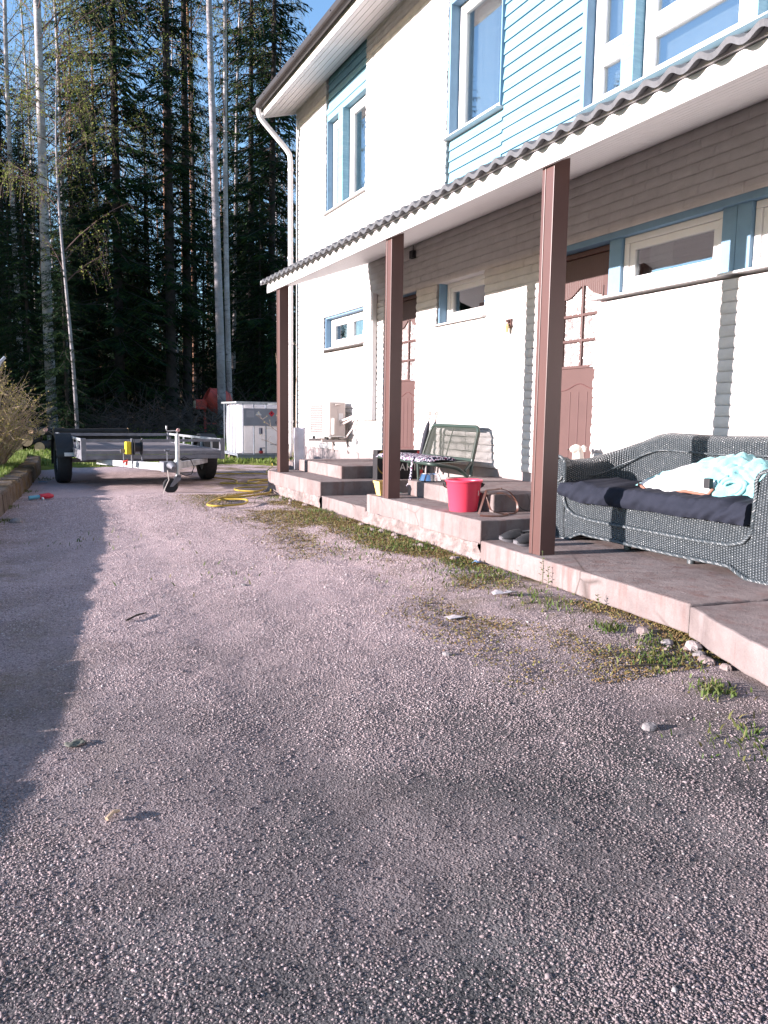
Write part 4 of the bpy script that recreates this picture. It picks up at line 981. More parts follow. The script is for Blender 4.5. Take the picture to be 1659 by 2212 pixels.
def blades(name, pts, h, w, mat, n_per=1, spread=.02, lean=.5):
    pts = np.array(pts); n = len(pts)
    a = rng.random(n)*2*math.pi; hh = h*(.4+.8*rng.random(n)); d = np.stack([np.cos(a), np.sin(a)], 1); ln = lean*hh*rng.random(n)
    b = rng.random(n)*2*math.pi; s_ = np.stack([np.cos(b), np.sin(b)], 1)*w*(.6+.8*rng.random(n))[:, None]
    P0 = pts.copy(); P1 = pts.copy(); P0[:, :2] -= s_; P1[:, :2] += s_
    M0 = P0.copy(); M1 = P1.copy(); M0[:, :2] += d*ln[:, None]*.35; M1[:, :2] += d*ln[:, None]*.35; M0[:, 2] += hh*.6; M1[:, 2] += hh*.6
    T = pts.copy(); T[:, :2] += d*ln[:, None]; T[:, 2] += hh
    V = np.stack([P0, P1, M1, M0, T], 1).reshape(-1, 3); k = np.arange(n)*5
    F = np.concatenate([np.stack([k, k+1, k+2], 1), np.stack([k, k+2, k+3], 1), np.stack([k+3, k+2, k+4], 1)])
    return npmesh(name, V, F, mat)
def leafmat(name, a, b, c, rough=.6, trans=.35):
    t = NT(name, rough, .25); g = t.n('NewGeometry'); col = t.ramp(g.outputs['Random Per Island'], [(0, a), (.5, b), (1, c)]); t.col(col)
    if trans:
        tl = t.n('BsdfTranslucent'); t.L(col, tl.inputs[0]); mx = t.n('MixShader'); mx.inputs[0].default_value = trans
        out = t.t.nodes['Material Output']; t.L(t.b.outputs[0], mx.inputs[1]); t.L(tl.outputs[0], mx.inputs[2]); t.L(mx.outputs[0], out.inputs[0])
    return t.m
GRASSM = leafmat('grass_blade', (.08, .13, .02), (.14, .20, .035), (.24, .26, .09))
WEEDM = leafmat('weed_leaf', (.05, .09, .02), (.10, .14, .035), (.18, .15, .06))
# bank grass
n = 24000; Y = 5.5+rng.random(n)**.9*10.5; X = edgeX(Y)-.22-rng.random(n)**1.6*2.2
dens = fbm(X*1.4, Y*1.4, 3) > -.22; X = X[dens]; Y = Y[dens]
Z = gz(X, Y)+.19+np.clip((edgeX(Y)-.26-X)*.05, 0, .3)
tag(blades('bank_grass', np.stack([X, Y, Z], 1), .085, .0035, GRASSM), 'bright green grass growing on the bank behind the block wall', 'grass', kind='stuff')
# lawn grass behind the trailer
n = 60000; Y = 15.0+rng.random(n)*13; X = -4+rng.random(n)*15
keep = lawn_z(X, Y) > gz(X, Y)+.02; X = X[keep]; Y = Y[keep]; Z = lawn_z(X, Y)-.01
tag(blades('lawn_grass', np.stack([X, Y, Z], 1), .085, .009, GRASSM), 'short sunlit lawn grass behind the trailer', 'grass', kind='stuff')
# weeds and moss along the porch and the bank foot
P = []
for (x, y, r, k) in [(2.68, 2.99, .10, 220), (2.58, 2.55, .16, 420), (2.50, 2.16, .10, 300), (2.98, 7.7, .25, 500), (2.93, 6.45, .25, 450), (2.85, 4.8, .18, 220), (3.0, 9.0, .3, 350), (2.6, 4.2, .5, 350), (2.65, 5.6, .45, 500), (2.7, 3.45, .25, 200), (2.3, 1.75, .25, 260), (2.05, 8.9, .4, 120), (2.75, 3.7, .2, 160), (2.3, 5.3, .5, 160), (-.1, 8.0, .12, 200), (-.05, 9.0, .1, 200), (.12, 10.8, .12, 200), (-.22, 6.7, .1, 160), (.4, 12.8, .3, 250), (2.45, 9.2, .4, 150), (2.9, 5.5, .35, 700), (2.85, 6.2, .3, 500), (2.8, 4.4, .3, 500), (2.7, 7.2, .35, 400), (2.35, 1.5, .25, 300), (2.75, 2.75, .12, 150), (1.2, 5.0, .5, 60), (.6, 6.5, .6, 80)]:
    q = rng.normal(size=(k, 2))*r*.5+[x, y]; q = q[q[:, 0] < 3.03]
    P += [(a, b, float(drive_z(a, b))-.003) for a, b in q[::2]]
tag(blades('weed_tufts', P, .035, .0035, WEEDM, lean=1.3), 'low green weeds and moss creeping along the porch edge', 'weeds', kind='stuff')
n = 120000; Y = 2.4+rng.random(n)*7.4; X = 3.02-rng.random(n)**1.3*1.3
kk = rng.random(n) < np.clip(fbm(X*1.6+9, Y*1.2, 4)*3+.6+.6*np.clip((X-2.1)/.6, 0, 1)*np.clip(1-abs(Y-5.4)/2.4, 0, 1), 0, 1)*np.clip((X-1.7)/.8, 0, 1); X = X[kk]; Y = Y[kk]
MOSSM = leafmat('dry_moss', (.15, .08, .04), (.15, .14, .04), (.21, .12, .06), trans=.1)
tag(blades('dry_moss', np.stack([X, Y, drive_z(X, Y)-.002], 1), .011, .004, MOSSM, lean=2), 'patches of yellow and rusty dry moss in the gravel by the porch', 'moss', kind='stuff')
def sprout(p, h, label, n=9):
    root = thing('seedling', label, 'plant', p, world=False)
    m = MB(); m.tube([(0, 0, -.01), (.004, -.003, h*.5), (-.003, .004, h)], [.0022, .0018, .001], 5); m.obj('stem', simple('green_stem', (.10, .12, .05), .6), root, smooth=True)
    for k in range(n):
        z = h*(.18+.82*k/n); a = k*2.4; L_ = .030*(1.1-.4*k/n); d = Vector((math.cos(a), math.sin(a), .45)).normalized(); s_ = Vector((-d.y, d.x, 0)).normalized()*L_*.28; b = Vector((0, 0, z))
        m = MB(); m.add([b, b+d*L_*.5+s_, b+d*L_, b+d*L_*.5-s_], [(0, 1, 2, 3)]); m.obj('leaf', WEEDM, root)
sprout((3.0, 3.98, -.03), .21, 'tall leafy weed sprouting by the slab edge right of the near post', 12)
sprout((2.97, 3.88, -.03), .13, 'shorter dark leafy weed beside the tall sprout at the slab edge', 9)
sprout((2.92, 3.36, -.04), .08, 'small bright green weed at the foot of the slab edge in front of the sofa', 8)
sprout((3.02, 4.25, -.03), .07, 'tiny two leaf weed at the slab edge left of the near post', 5)

# ------------------------------------------------------------------ trailer
def trailer():
    root = thing('flatbed_trailer', 'low galvanized flatbed car trailer parked on the gravel with jockey wheel down', 'trailer', (1.70, 12.15, 0), R(2.5), world=False)
    gal = simple('dull_galvanized', (.17, .17, .19), .55, .2, 10, metal=.35); galb = STEEL; ply = simple('weathered_ply', (.15, .13, .135), .85, .3, 5, .3, dirt=((.22, .18, .16), .6))
    W2, yf, yb = .935, -1.30, 2.0
    def part(name, mat, build, **k): m = MB(); build(m); return m.obj(name, mat, root, **k)
    part('deck', ply, lambda m: m.box(-W2+.03, W2-.03, yf+.03, yb-.03, .485, .505))
    def fr(m):
        m.box(-W2, W2, yf, yf+.028, .395, .455); m.box(-W2, W2, yf-.004, yf+.028, .459, .508)
        m.box(-W2, W2, yb-.028, yb, .395, .515); m.box(-W2, -W2+.028, yf+.03, yb-.03, .395, .515); m.box(W2-.028, W2, yf+.03, yb-.03, .395, .515)
        for y in (-.6, .2, 1.0): m.box(-W2+.03, W2-.03, y, y+.05, .43, .483)
    part('frame', gal, fr, bevel=.003)
    for (x, y) in ((-W2, yf), (W2-.05, yf), (-W2, yb-.05), (W2-.05, yb-.05)):
        part('corner_post', gal, lambda m: m.box(x-.006, x+.056, y-.008, y+.052, .385, .672), bevel=.003)
    part('front_rail', gal, lambda m: m.box(-W2+.052, W2-.052, yf+.005, yf+.03, .625, .66), bevel=.002)
    part('rear_rail', gal, lambda m: m.box(-W2+.052, W2-.052, yb-.03, yb-.005, .615, .66), bevel=.002)
    for sx in (-1, 1):
        x = sx*(W2-.02)
        def sr(m):
            m.box(x-.012, x+.012, yf+.05, yb-.05, .63, .665)
            for y in (-.75, -.2, .35, .9, 1.45): m.box(x-.014, x+.010, y, y+.03, .517, .628)
        part('side_rail', galb, sr, bevel=.002)
        # wheel, fender
        cx = sx*(W2+.10)
        m = MB(); m.lathe([(.17, -.085), (.285, -.095), (.31, -.08), (.318, -.05), (.318, .05), (.31, .08), (.285, .095), (.17, .085), (.17, -.085)], (0, 0, 0), 36, Matrix.Translation((cx, 0, .318)) @ Matrix.Rotation(R(90), 4, 'Y'))
        wh = m.obj('wheel', RUB, root, smooth=True)
        m = MB(); m.lathe([(.001, .03), (.06, .03), (.10, .01), (.15, .02), (.172, .07), (.172, -.07), (.001, -.05)], (0, 0, 0), 24, Matrix.Translation((cx, 0, .318)) @ Matrix.Rotation(sx*R(90), 4, 'Y')); m.obj('rim', gal, wh, smooth=True)
        P = []
        for i in range(17):
            a = R(8)+R(184)*i/16; y = -.40*math.cos(a); z = .33+.37*math.sin(a)
            z = min(z, .70); P.append([(cx-.115, y*1.0, z-.02), (cx-.11, y, z), (cx+.11, y, z), (cx+.115, y, z-.02)])
        m = MB(); m.grid(P); f = m.obj('fender', BLACK, root, smooth=True); so_ = f.modifiers.new('s', 'SOLIDIFY'); so_.thickness = .006
        part('fender_bracket', galb, lambda m: m.box(min(cx, x)-.02, max(cx, x)+.02, -.46, -.43, .40, .45), bevel=.002)
        part('axle', gal, lambda m: m.box(min(0, cx), max(0, cx), -.03, .03, .29, .35))
        # drawbar arm
        m = MB(); a = Vector((sx*.72, -1.15, 0)); b = Vector((sx*.05, -2.0, 0)); d = (b-a).normalized(); s_ = Vector((-d.y, d.x, 0))*.025
        for (p, q, z0, z1, z2, z3) in ((a, b, .33, .395, .285, .385),):
            vs = [p-s_+Vector((0, 0, z0)), p+s_+Vector((0, 0, z0)), q+s_+Vector((0, 0, z2)), q-s_+Vector((0, 0, z2)), p-s_+Vector((0, 0, z1)), p+s_+Vector((0, 0, z1)), q+s_+Vector((0, 0, z3)), q-s_+Vector((0, 0, z3))]
            m.add(vs, [(0, 3, 2, 1), (4, 5, 6, 7), (0, 1, 5, 4), (1, 2, 6, 5), (2, 3, 7, 6), (3, 0, 4, 7)])
        m.obj('drawbar', simple('worn_zinc', (.34, .34, .35), .6, .3, 12, metal=.3), root, bevel=.004)
        m = MB(); m.tube([(sx*.9, yb-.1, .60), (sx*1.0, yb-.02, .66), (sx*1.07, yb, .70)], .008, 6); arm = m.obj('marker_arm', BLACK, root, smooth=True)
        m = MB(); m.lathe([(.001, -.015), (.028, -.015), (.034, 0), (.028, .015), (.001, .015)], (0, 0, 0), 12, Matrix.Translation((sx*1.08, yb, .715)) @ Matrix.Rotation(R(90), 4, 'X')); m.obj('marker_lamp', simple('marker_lens', (.5, .30, .28), .3), arm, smooth=True)
    def hub(m): m.box(-.075, .075, -2.10, -1.86, .27, .40); m.tube([(0, -2.08, .36), (0, -2.25, .36), (0, -2.32, .335)], [.04, .038, .03], 12)
    part('coupling', gal, hub, bevel=.006)
    # jockey wheel: tube, crank, fork, wheel
    jx, jy = .12, -2.02
    def jk(m): m.tube([(jx, jy, .20), (jx, jy, .745)], .027, 14); m.tube([(jx, jy, .30), (jx, jy, .42)], .045, 14); m.tube([(jx, jy, .62), (jx, jy, .66)], .030, 14)
    jo = part('jockey_post', galb, jk, smooth=True)
    m = MB(); m.tube([(jx, jy, .745), (jx, jy, .775), (jx-.03, jy-.01, .79), (jx-.13, jy-.03, .785), (jx-.14, jy-.03, .80), (jx-.14, jy-.03, .845)], .007, 8); m.tube([(jx-.14, jy-.03, .815), (jx-.14, jy-.03, .85)], .010, 8); m.obj('crank', galb, jo, smooth=True)
    m = MB(); m.poly([(jx-.02, jy-.03, .23), (jx+.04, jy-.03, .23), (jx+.03, jy-.03, .17), (jx-.07, jy-.03, .085), (jx-.11, jy-.03, .085), (jx-.09, jy-.03, .125)], (0, .004, 0)); m.poly([(jx-.02, jy+.03, .23), (jx+.04, jy+.03, .23), (jx+.03, jy+.03, .17), (jx-.07, jy+.03, .085), (jx-.11, jy+.03, .085), (jx-.09, jy+.03, .125)], (0, .004, 0)); m.box(jx-.02, jx+.03, jy-.03, jy+.034, .20, .235); m.obj('fork', gal, jo, bevel=.002)
    m = MB(); m.lathe([(.001, -.02), (.045, -.02), (.05, -.024), (.085, -.024), (.096, -.012), (.096, .012), (.085, .024), (.05, .024), (.045, .02), (.001, .02)], (0, 0, 0), 24, Matrix.Translation((jx-.095, jy, .097)) @ Matrix.Rotation(R(90), 4, 'X')); m.obj('jockey_wheel', RUB, jo, smooth=True)
    m = MB(); c = [(jx+.02, jy, .42), (jx+.08, jy-.02, .46), (jx+.16, jy-.03, .42), (jx+.20, jy-.03, .33), (jx+.17, jy-.02, .24), (jx+.10, jy, .22), (jx+.03, jy+.05, .25)]; m.tube(c, .006, 6); m.obj('cable', BLACK, root, smooth=True)
    m = MB(); m.tube([(-.03, -2.12, .30), (-.02, -2.14, .18), (-.07, -2.15, .08), (-.10, -2.16, -.005)], .006, 6); m.obj('rope', simple('pale_rope', (.40, .36, .33), .9), root, smooth=True)
    m = MB(); m.tube([(.0, -1.98, .38), (.0, -1.98, .53)], .007, 6); m.tube([(-.03, -1.98, .54), (.035, -1.98, .545)], .014, 8); m.obj('brake_lever', gal, root, smooth=True)
    # winch on the left arm
    wx, wy = -.30, -1.62
    def wp(m): m.box(wx-.075, wx-.055, wy-.02, wy+.02, .36, .68); m.box(wx+.055, wx+.07, wy-.02, wy+.02, .36, .68); m.box(wx-.055, wx+.055, wy-.015, wy+.015, .38, .40)
    wn = part('winch_post', gal, wp, bevel=.002)
    m = MB(); m.lathe([(.001, -.05), (.10, -.05), (.10, -.042), (.06, -.042), (.06, .042), (.10, .042), (.10, .05), (.001, .05)], (0, 0, 0), 22, Matrix.Translation((wx, wy-.02, .57)) @ Matrix.Rotation(R(90), 4, 'Y')); m.obj('winch_drum', BLACK, wn, smooth=True)
    m = MB(); m.box(wx-.15, wx-.082, wy-.07, wy+.05, .48, .64); m.obj('winch_housing', simple('yellow_plastic_bright', (.62, .44, .02), .45), wn, bevel=.012, seg=3)
    m = MB(); m.tube([(wx-.17, wy, .32), (wx-.17, wy, .50)], .007, 6); m.box(wx-.21, wx-.13, wy-.012, wy+.012, .50, .545); m.obj('hitch_pin', gal, root)
    m = MB(); m.tube([(wx-.19, wy-.05, .38), (wx-.14, wy-.06, .40), (wx-.15, wy-.05, .34)], .018, 8); m.obj('red_plug', simple('red_plastic', (.55, .07, .05), .5), root, smooth=True)
trailer()
# ------------------------------------------------------------------ IBC tank
def tank_mat():
    t = NT('tank_plastic', .4, .4); c = t.ramp(t.noise(3, 4), [(.3, (.72, .68, .68)), (.7, (.82, .79, .80))]); t.col(c)
    tl = t.n('BsdfTranslucent'); t.L(c, tl.inputs[0]); mx = t.n('MixShader'); mx.inputs[0].default_value = .5; out = t.t.nodes['Material Output']
    t.L(t.b.outputs[0], mx.inputs[1]); t.L(tl.outputs[0], mx.inputs[2]); t.L(mx.outputs[0], out.inputs[0]); return t.m
def ibc():
    root = thing('liquid_tank', 'white plastic liquid tank in a metal cage on a pallet beside the house corner', 'tank', (4.73, 16.6, .03))
    x0, x1, y0, y1 = 4.23, 5.25, 16.0, 17.2; zt0, zt1 = .19, 1.215
    # bottle: rounded box with soft bulges
    N = 40; P = []
    for k in range(25):
        v = k/24; z = zt0+(zt1-zt0)*v; e = min(v, 1-v); ins = .05*(1-min(1, e/.06))**2; row = []
        for i in range(N+1):
            a = 2*math.pi*i/N; cx, sx = math.cos(a), math.sin(a); p = 8; rr = (abs(cx)**p+abs(sx)**p)**(-1/p)
            bulge = .012*math.sin(v*math.pi)
            row.append(((x0+x1)/2+((x1-x0)/2-.03-ins+bulge)*cx*rr, (y0+y1)/2+((y1-y0)/2-.03-ins+bulge)*sx*rr, z))
        P.append(row)
    m = MB(); m.grid(P); m.f.append(tuple(range(N))[::-1]); m.f.append(tuple(24*(N+1)+i for i in range(N))); m.obj('bottle', tank_mat(), root, smooth=True)
    cg = simple('cage_steel', (.25, .27, .31), .5, .15, 12, metal=.5)
    r = .012
    def ring(m, z, rr=r): m.tube([(x0, y0, z), (x1, y0, z), (x1, y1, z), (x0, y1, z)], rr, 6, closed=True)
    for x in [x0+.12, x0+.35, x0+.61, x0+.86]:
        m = MB(); m.tube([(x, y0-.004, .17), (x, y0-.004, 1.25)], .013, 6); m.obj('cage_bar', cg, root)
    for y in [y0+.15, y0+.38, y0+.61, y0+.84, y0+1.06]:
        m = MB(); m.tube([(x0-.004, y, .17), (x0-.004, y, 1.25)], .010, 6); m.obj('cage_bar', cg, root)
    for z, nm in ((.20, 'cage_rail'),):
        m = MB(); ring(m, z, .014); m.obj(nm, cg, root)
    m = MB(); m.box(x0-.03, x1+.02, y0-.03, y0+.01, 1.235, 1.272); m.box(x0-.03, x0+.01, y0+.01, y1+.02, 1.235, 1.272); m.box(x1-.02, x1+.02, y0+.01, y1+.02, 1.235, 1.272); m.box(x0+.01, x1-.02, y1-.02, y1+.02, 1.235, 1.272); m.obj('top_rim', STEEL, root, bevel=.004)
    m = MB(); m.box(x0+.125, x1-.02, y0-.026, y0-.019, .775, 1.135); pl = m.obj('sign_plate', simple('plate_grey', (.27, .26, .29), .5, .08, 8, dirt=((.33, .31, .32), .5)), root)
    m = MB(); m.box(x0+.19, x0+.35, y0-.029, y0-.0265, .95, 1.09); m.obj('white_label', simple('faded_label', (.37, .34, .37), .6), pl)
    m = MB(); m.add([(x0+.37, y0-.029, .995), (x0+.44, y0-.029, 1.07), (x0+.52, y0-.029, .995)], [(0, 1, 2)]); m.add([(x0+.395, y0-.030, 1.045), (x0+.45, y0-.030, 1.085), (x0+.48, y0-.030, 1.035)], [(0, 1, 2)]); m.obj('triangle_label', simple('pale_sticker', (.58, .55, .58), .6), pl)
    m = MB(); cx, cz = x0+.725, 1.03; m.add([(cx-.065, y0-.029, cz), (cx, y0-.029, cz-.065), (cx+.065, y0-.029, cz), (cx, y0-.029, cz+.065)], [(0, 1, 2, 3)]); d = m.obj('hazard_diamond', simple('hazard_red', (.60, .03, .06), .5), pl)
    m = MB(); m.add([(cx-.018, y0-.030, cz+.005), (cx-.006, y0-.030, cz-.005), (cx+.010, y0-.030, cz-.003), (cx+.018, y0-.030, cz+.012), (cx+.006, y0-.030, cz+.040), (cx-.003, y0-.030, cz+.018), (cx-.010, y0-.030, cz+.028)], [(0, 1, 2, 3, 4, 5, 6)]); m.obj('flame_mark', simple('dark_ink', (.05, .01, .015), .6), d)
    m = MB(); n = 20; cx, cz = x0+.84, .845
    for r0, r1 in ((.034, .026),):
        m.grid([[(cx+rr*math.cos(2*math.pi*k/n), y0-.030, cz+rr*math.sin(2*math.pi*k/n)) for rr in (r0, r1)] for k in range(n+1)])
    m.add([(cx-.010, y0-.0300, cz-.015), (cx+.010, y0-.0300, cz-.015), (cx+.010, y0-.030, cz+.015), (cx-.010, y0-.030, cz+.015)], [(0, 1, 2, 3)]); m.obj('round_mark', simple('navy_ink', (.03, .03, .09), .6), pl)
    m = MB(); m.box(x0+.455, x0+.535, y0-.016, y0-.010, .60, .74); lb = m.obj('small_label', simple('grey_label', (.42, .38, .42), .6), root); m = MB(); m.box(x0+.50, x0+.525, y0-.019, y0-.0165, .615, .725); m.obj('dark_strip', simple('dark_strip_ink', (.08, .06, .10), .6), lb)
    m = MB(); m.tube([(x0+.50, y0+.05, .235), (x0+.50, y0-.05, .235)], .035, 12); vv = m.obj('valve', simple('valve_red', (.32, .03, .04), .5), root, smooth=True)
    m = MB(); m.box(x0+.465, x0+.515, y0-.05, y0-.02, .262, .31); m.box(x0+.465, x0+.58, y0-.045, y0-.025, .312, .325); m.obj('valve_handle', simple('valve_blue', (.03, .06, .12), .5), vv)
    m = MB(); m.box(x0+.70, x0+.84, y0-.025, y0-.015, .385, .40); m.obj('cage_clip', cg, root)
    m = MB(); m.box(x0, x1, y0, y1, .155, .185); m.box(x0-.005, x1, y0-.01, y0+.03, .10, .15); m.obj('pallet', cg, root, bevel=.003)
    for (x, y) in ((x0+.08, y0+.05), (x1-.12, y0+.05), (x0+.02, y1-.15), (x0+.02, y0+.55), (x1-.12, y1-.15)):
        m = MB(); m.box(x-.05, x+.07, y-.04, y+.10, gz(x, y)+.03, .10 if y < y0+.2 else .155); m.obj('pallet_block', STEEL if (x < x0+.1 and y < y0+.2) else simple('old_wood', (.12, .09, .08), .9, .3, 20), root, bevel=.004)
ibc()
# ------------------------------------------------------------------ yellow hose
def hose():
    ym = simple('yellow_rubber', (.36, .25, .04), .5, .1, 12)
    def sm(pts, c=8):
        P = [Vector(p) for p in pts]; Q = []
        for i in range(len(P)-1):
            p0, p1, p2, p3 = P[max(i-1, 0)], P[i], P[i+1], P[min(i+2, len(P)-1)]
            for k in range(c): t = k/c; Q.append(.5*((2*p1)+(p2-p0)*t+(2*p0-5*p1+4*p2-p3)*t*t+(3*p1-p0-3*p2+p3)*t**3))
        Q.append(P[-1]); return Q
    path = [(4.95, 16.2, .05), (4.55, 14.6, .03), (4.0, 13.2, .02), (3.95, 12.3, .02), (3.70, 12.55, .03), (3.0, 12.9, .02), (2.72, 12.4, .02), (3.02, 11.7, .02), (2.90, 11.1, .02), (2.72, 11.25, .02), (3.05, 10.9, .03), (3.35, 11.3, .02), (3.75, 11.6, .02), (4.05, 11.2, .02), (3.5, 10.95, .03), (3.05, 10.75, .045), (3.15, 11.2, .045), (3.6, 11.3, .04), (3.75, 10.8, .02), (3.2, 10.45, .02), (2.75, 10.35, .02), (2.62, 9.95, .02), (2.85, 9.75, .02), (3.1, 10.15, .04), (2.95, 9.6, .02), (2.6, 9.25, .02), (2.25, 9.15, .02), (2.15, 8.95, .03), (2.4, 8.75, .045), (2.3, 8.45, .03), (2.0, 8.35, .02), (1.92, 8.55, .02), (2.15, 8.95, .045), (2.32, 9.25, .03), (2.7, 9.5, .03)]
    P = sm([(x, y, float(drive_z(x, y))+z+.005) for x, y, z in path]); m = MB(); m.tube(P, .011, 7)
    o = m.obj('garden_hose', ym, None, smooth=True); tag(o, 'tangled yellow garden hose lying on the gravel near the trailer', 'hose')
hose()
# ------------------------------------------------------------------ litter and little things on the gravel
def dz(x, y): return float(drive_z(x, y))
def pistol():
    root = thing('spray_gun', 'red and light blue plastic hose nozzle lying on the shaded gravel', 'nozzle', (.28, 9.75, dz(.28, 9.75)), R(15), world=False)
    m = MB(); m.tube([(0, 0, .04), (.10, .0, .045), (.15, 0, .04)], [.03, .035, .018], 10); m.obj('barrel', simple('red_toy', (.45, .03, .05), .5), root, smooth=True)
    m = MB(); m.tube([(0, 0, .04), (-.12, .0, .03)], [.02, .024], 10); m.obj('grip', simple('blue_toy', (.12, .33, .42), .5), root, smooth=True)
    m = MB(); m.tube([(.02, -.02, .03), (.03, -.04, .008)], [.012, .014], 8); m.obj('trigger', WHITEP, root, smooth=True)
pistol()
def flatbit(name, label, cat, x, y, w_, d_, ang, mat, h=.008, curl=.012):
    P = []
    for i in range(9):
        u = i/8-.5; row = []
        for j in range(6):
            v = j/5-.5; r_ = 1-.35*abs(float(vnoise(u*5+x, v*5+y))); row.append((u*w_*r_, v*d_*r_, h+curl*(float(vnoise(u*4+x*3, v*4+y*3))+.4)))
        P.append(row)
    m = MB(); m.grid(P); o = m.obj(name, mat, None, smooth=True); o.location = (x, y, dz(x, y)); o.rotation_euler = (0, 0, ang)
    so_ = o.modifiers.new('s', 'SOLIDIFY'); so_.thickness = .0015; tag(o, label, cat); return o
cl = simple('clear_plastic', (.42, .40, .42), .25, .1, 20, spec=.7)
flatbit('plastic_scrap', 'crumpled clear plastic scrap by the mossy patch near the porch', 'litter', 2.59, 3.80, .16, .07, R(-10), cl, .01, .03)
flatbit('plastic_piece', 'flat grey plastic scrap lying alone on the gravel', 'litter', 2.08, 3.50, .10, .06, R(5), cl, .008, .01)
flatbit('blue_wrapper', 'small light blue wrapper at the slab corner below the clogs', 'litter', 2.98, 4.72, .07, .05, R(30), simple('blue_wrap', (.18, .30, .50), .4), .012, .02)
flatbit('dead_leaf', 'pale curled leaf on the gravel in the left shade', 'leaf', .15, 2.6, .06, .04, R(20), simple('pale_leaf', (.11, .11, .09), .8), .005, .012)
flatbit('blue_scrap', 'pale blue paper scrap beside the left wall near the trailer wheel', 'litter', .40, 12.1, .13, .08, R(0), simple('blue_paper', (.16, .22, .30), .7), .01, .02)
def stick(label, a, b, r, mat, name='stick'):
    A = Vector((a[0], a[1], dz(*a)+r+.004)); B = Vector((b[0], b[1], dz(*b)+r+.006)); m = MB(); mid = (A+B)/2+Vector((.002, .004, .006)); m.tube([A, mid, B], [r, r*.9, r*.7], 6)
    o = m.obj(name, mat, None, smooth=True); tag(o, label, 'stick')
stick('thin dark stick lying straight in the weeds near the slab corner', (2.36, 2.53), (2.56, 2.45), .004, simple('dark_twig', (.03, .025, .02), .8))
stick('short curved dark twig on the sunlit gravel near the left shadow edge', (.49, 4.02), (.60, 4.12), .005, simple('dark_twig', (.03, .025, .02), .8))
stick('small pale wooden peg on the gravel at the bottom left', (.19, 2.07), (.225, 2.10), .006, simple('pale_wood', (.42, .30, .20), .8))
def stone(x, y, r, label, mat=None):
    bm_ = MB(); N, M_ = 10, 7; sd = random.random()*50; P = []
    for j in range(M_+1):
        ph = math.pi*j/M_; P.append([])
        for i in range(N+1):
            th = 2*math.pi*(i % N)/N; rr = r*(1+.45*float(vnoise(math.cos(th)*1.5+sd, math.sin(th)*1.5+ph*1.3+sd)))
            P[-1].append((rr*1.25*math.sin(ph)*math.cos(th), rr*math.sin(ph)*math.sin(th), rr*.65*math.cos(ph)))
    bm_.grid(P); o = bm_.obj('stone', mat or simple('grey_stone', (.20, .18, .18), .85, .3, 30, .4, 80), None); o.location = (x, y, dz(x, y)+r*.25); o.rotation_euler = (0, 0, random.random()*6); tag(o, label, 'stone', 'larger stones on the gravel')
stone(2.86, 2.62, .040, 'largest pale stone at the gap by the near slab corner', simple('pale_stone', (.30, .25, .24), .85, .2, 30, .4))
stone(2.80, 2.72, .028, 'dark grey stone just beyond the largest pale stone by the slab corner')
stone(2.80, 2.53, .026, 'bluish grey stone on the camera side of the largest pale stone')
stone(2.0, 2.0, .024, 'single round grey stone on the gravel in the right foreground')
stone(1.72, 2.95, .018, 'small flat stone on bare sandy gravel mid driveway')
stone(.02, 7.9, .05, 'reddish stone lying at the foot of the left block wall')
stone(1.25, 4.6, .016, 'little stone in the middle of the sunlit driveway')
def rubble():
    for k in range(34):
        y = random.choice([random.uniform(4.9, 7.0), random.uniform(8, 9.8), random.uniform(2.3, 2.9)]); x = (2.98 if y > 4 else 2.82)-abs(random.gauss(0, .05))
        r = random.uniform(.012, .034); m = MB(); sd = random.random()*50; P = []
        for j in range(6):
            ph = math.pi*j/5; P.append([(r*(1+.5*float(vnoise(math.cos(t)*2+sd, math.sin(t)*2+ph+sd)))*math.sin(ph)*math.cos(t), r*(1+.4*float(vnoise(math.cos(t)*2+sd, ph*2+sd)))*math.sin(ph)*math.sin(t)*1.3, r*.8*math.cos(ph)) for t in [2*math.pi*(i % 8)/8 for i in range(9)]])
        m.grid(P); o = m.obj('rubble_stone', simple('rubble', (.22, .17, .16), .95), None); o.location = (x, y, dz(x, y)+r*.2); tag(o, 'broken concrete lump lying against the crumbling porch footing', 'stone', 'rubble lumps along the porch footing')
rubble()

# ------------------------------------------------------------------ VEGETATION
def ratio(px): return math.tan(R(25.4)-math.atan((829.5-px)/1700))
def birch_bark(name, dark=.5, tint=(.44, .41, .41)):
    t = NT(name, .75, .2); sx = t.mapping((1.2, 1.2, 5)); n1 = t.noise(2.2, 6, .75, t.mapping((1.6, 1.6, 2.2))); n2 = t.noise(5, 5, .75, t.mapping((.8, .8, 6)))
    c = t.ramp(t.math('ADD', t.math('MULTIPLY', n1, .6), t.math('MULTIPLY', n2, .5)), [(.40+.1*dark, (.03, .025, .025)), (.47+.1*dark, tuple(.75*x for x in tint)), (.62+.08*dark, tint)])
    c = t.mix(t.ramp(t.noise(1.1, 4), [(.42, 0), (.6, .75)]), c, (.22, .19, .18))
    sz = t.n('SeparateXYZ'); t.L(t.obj, sz.inputs[0]); mr = t.n('MapRange'); t.L(sz.outputs['Z'], mr.inputs[0]); mr.inputs[1].default_value = 2.6; mr.inputs[2].default_value = .2
    c = t.mix(t.math('MULTIPLY', mr.outputs[0], t.ramp(t.noise(3, 5), [(.35, .2), (.6, 1)])), c, (.06, .05, .05))
    t.col(c); t.bump(n1, .5, .03); return t.m
BB = birch_bark('birch_bark', .55); BG = birch_bark('grey_bark', .2, (.33, .31, .33)); 
SPB = simple('spruce_bark', (.032, .026, .024), .95, .4, 6, .8, 20)
PNB = simple('pine_bark', (.22, .115, .07), .9, .4, 5, .8, 15)
TWIG = simple('birch_twig', (.10, .06, .055), .8, .3, 4)
TWIGL = simple('bush_twig', (.34, .25, .18), .8, .3, 4)
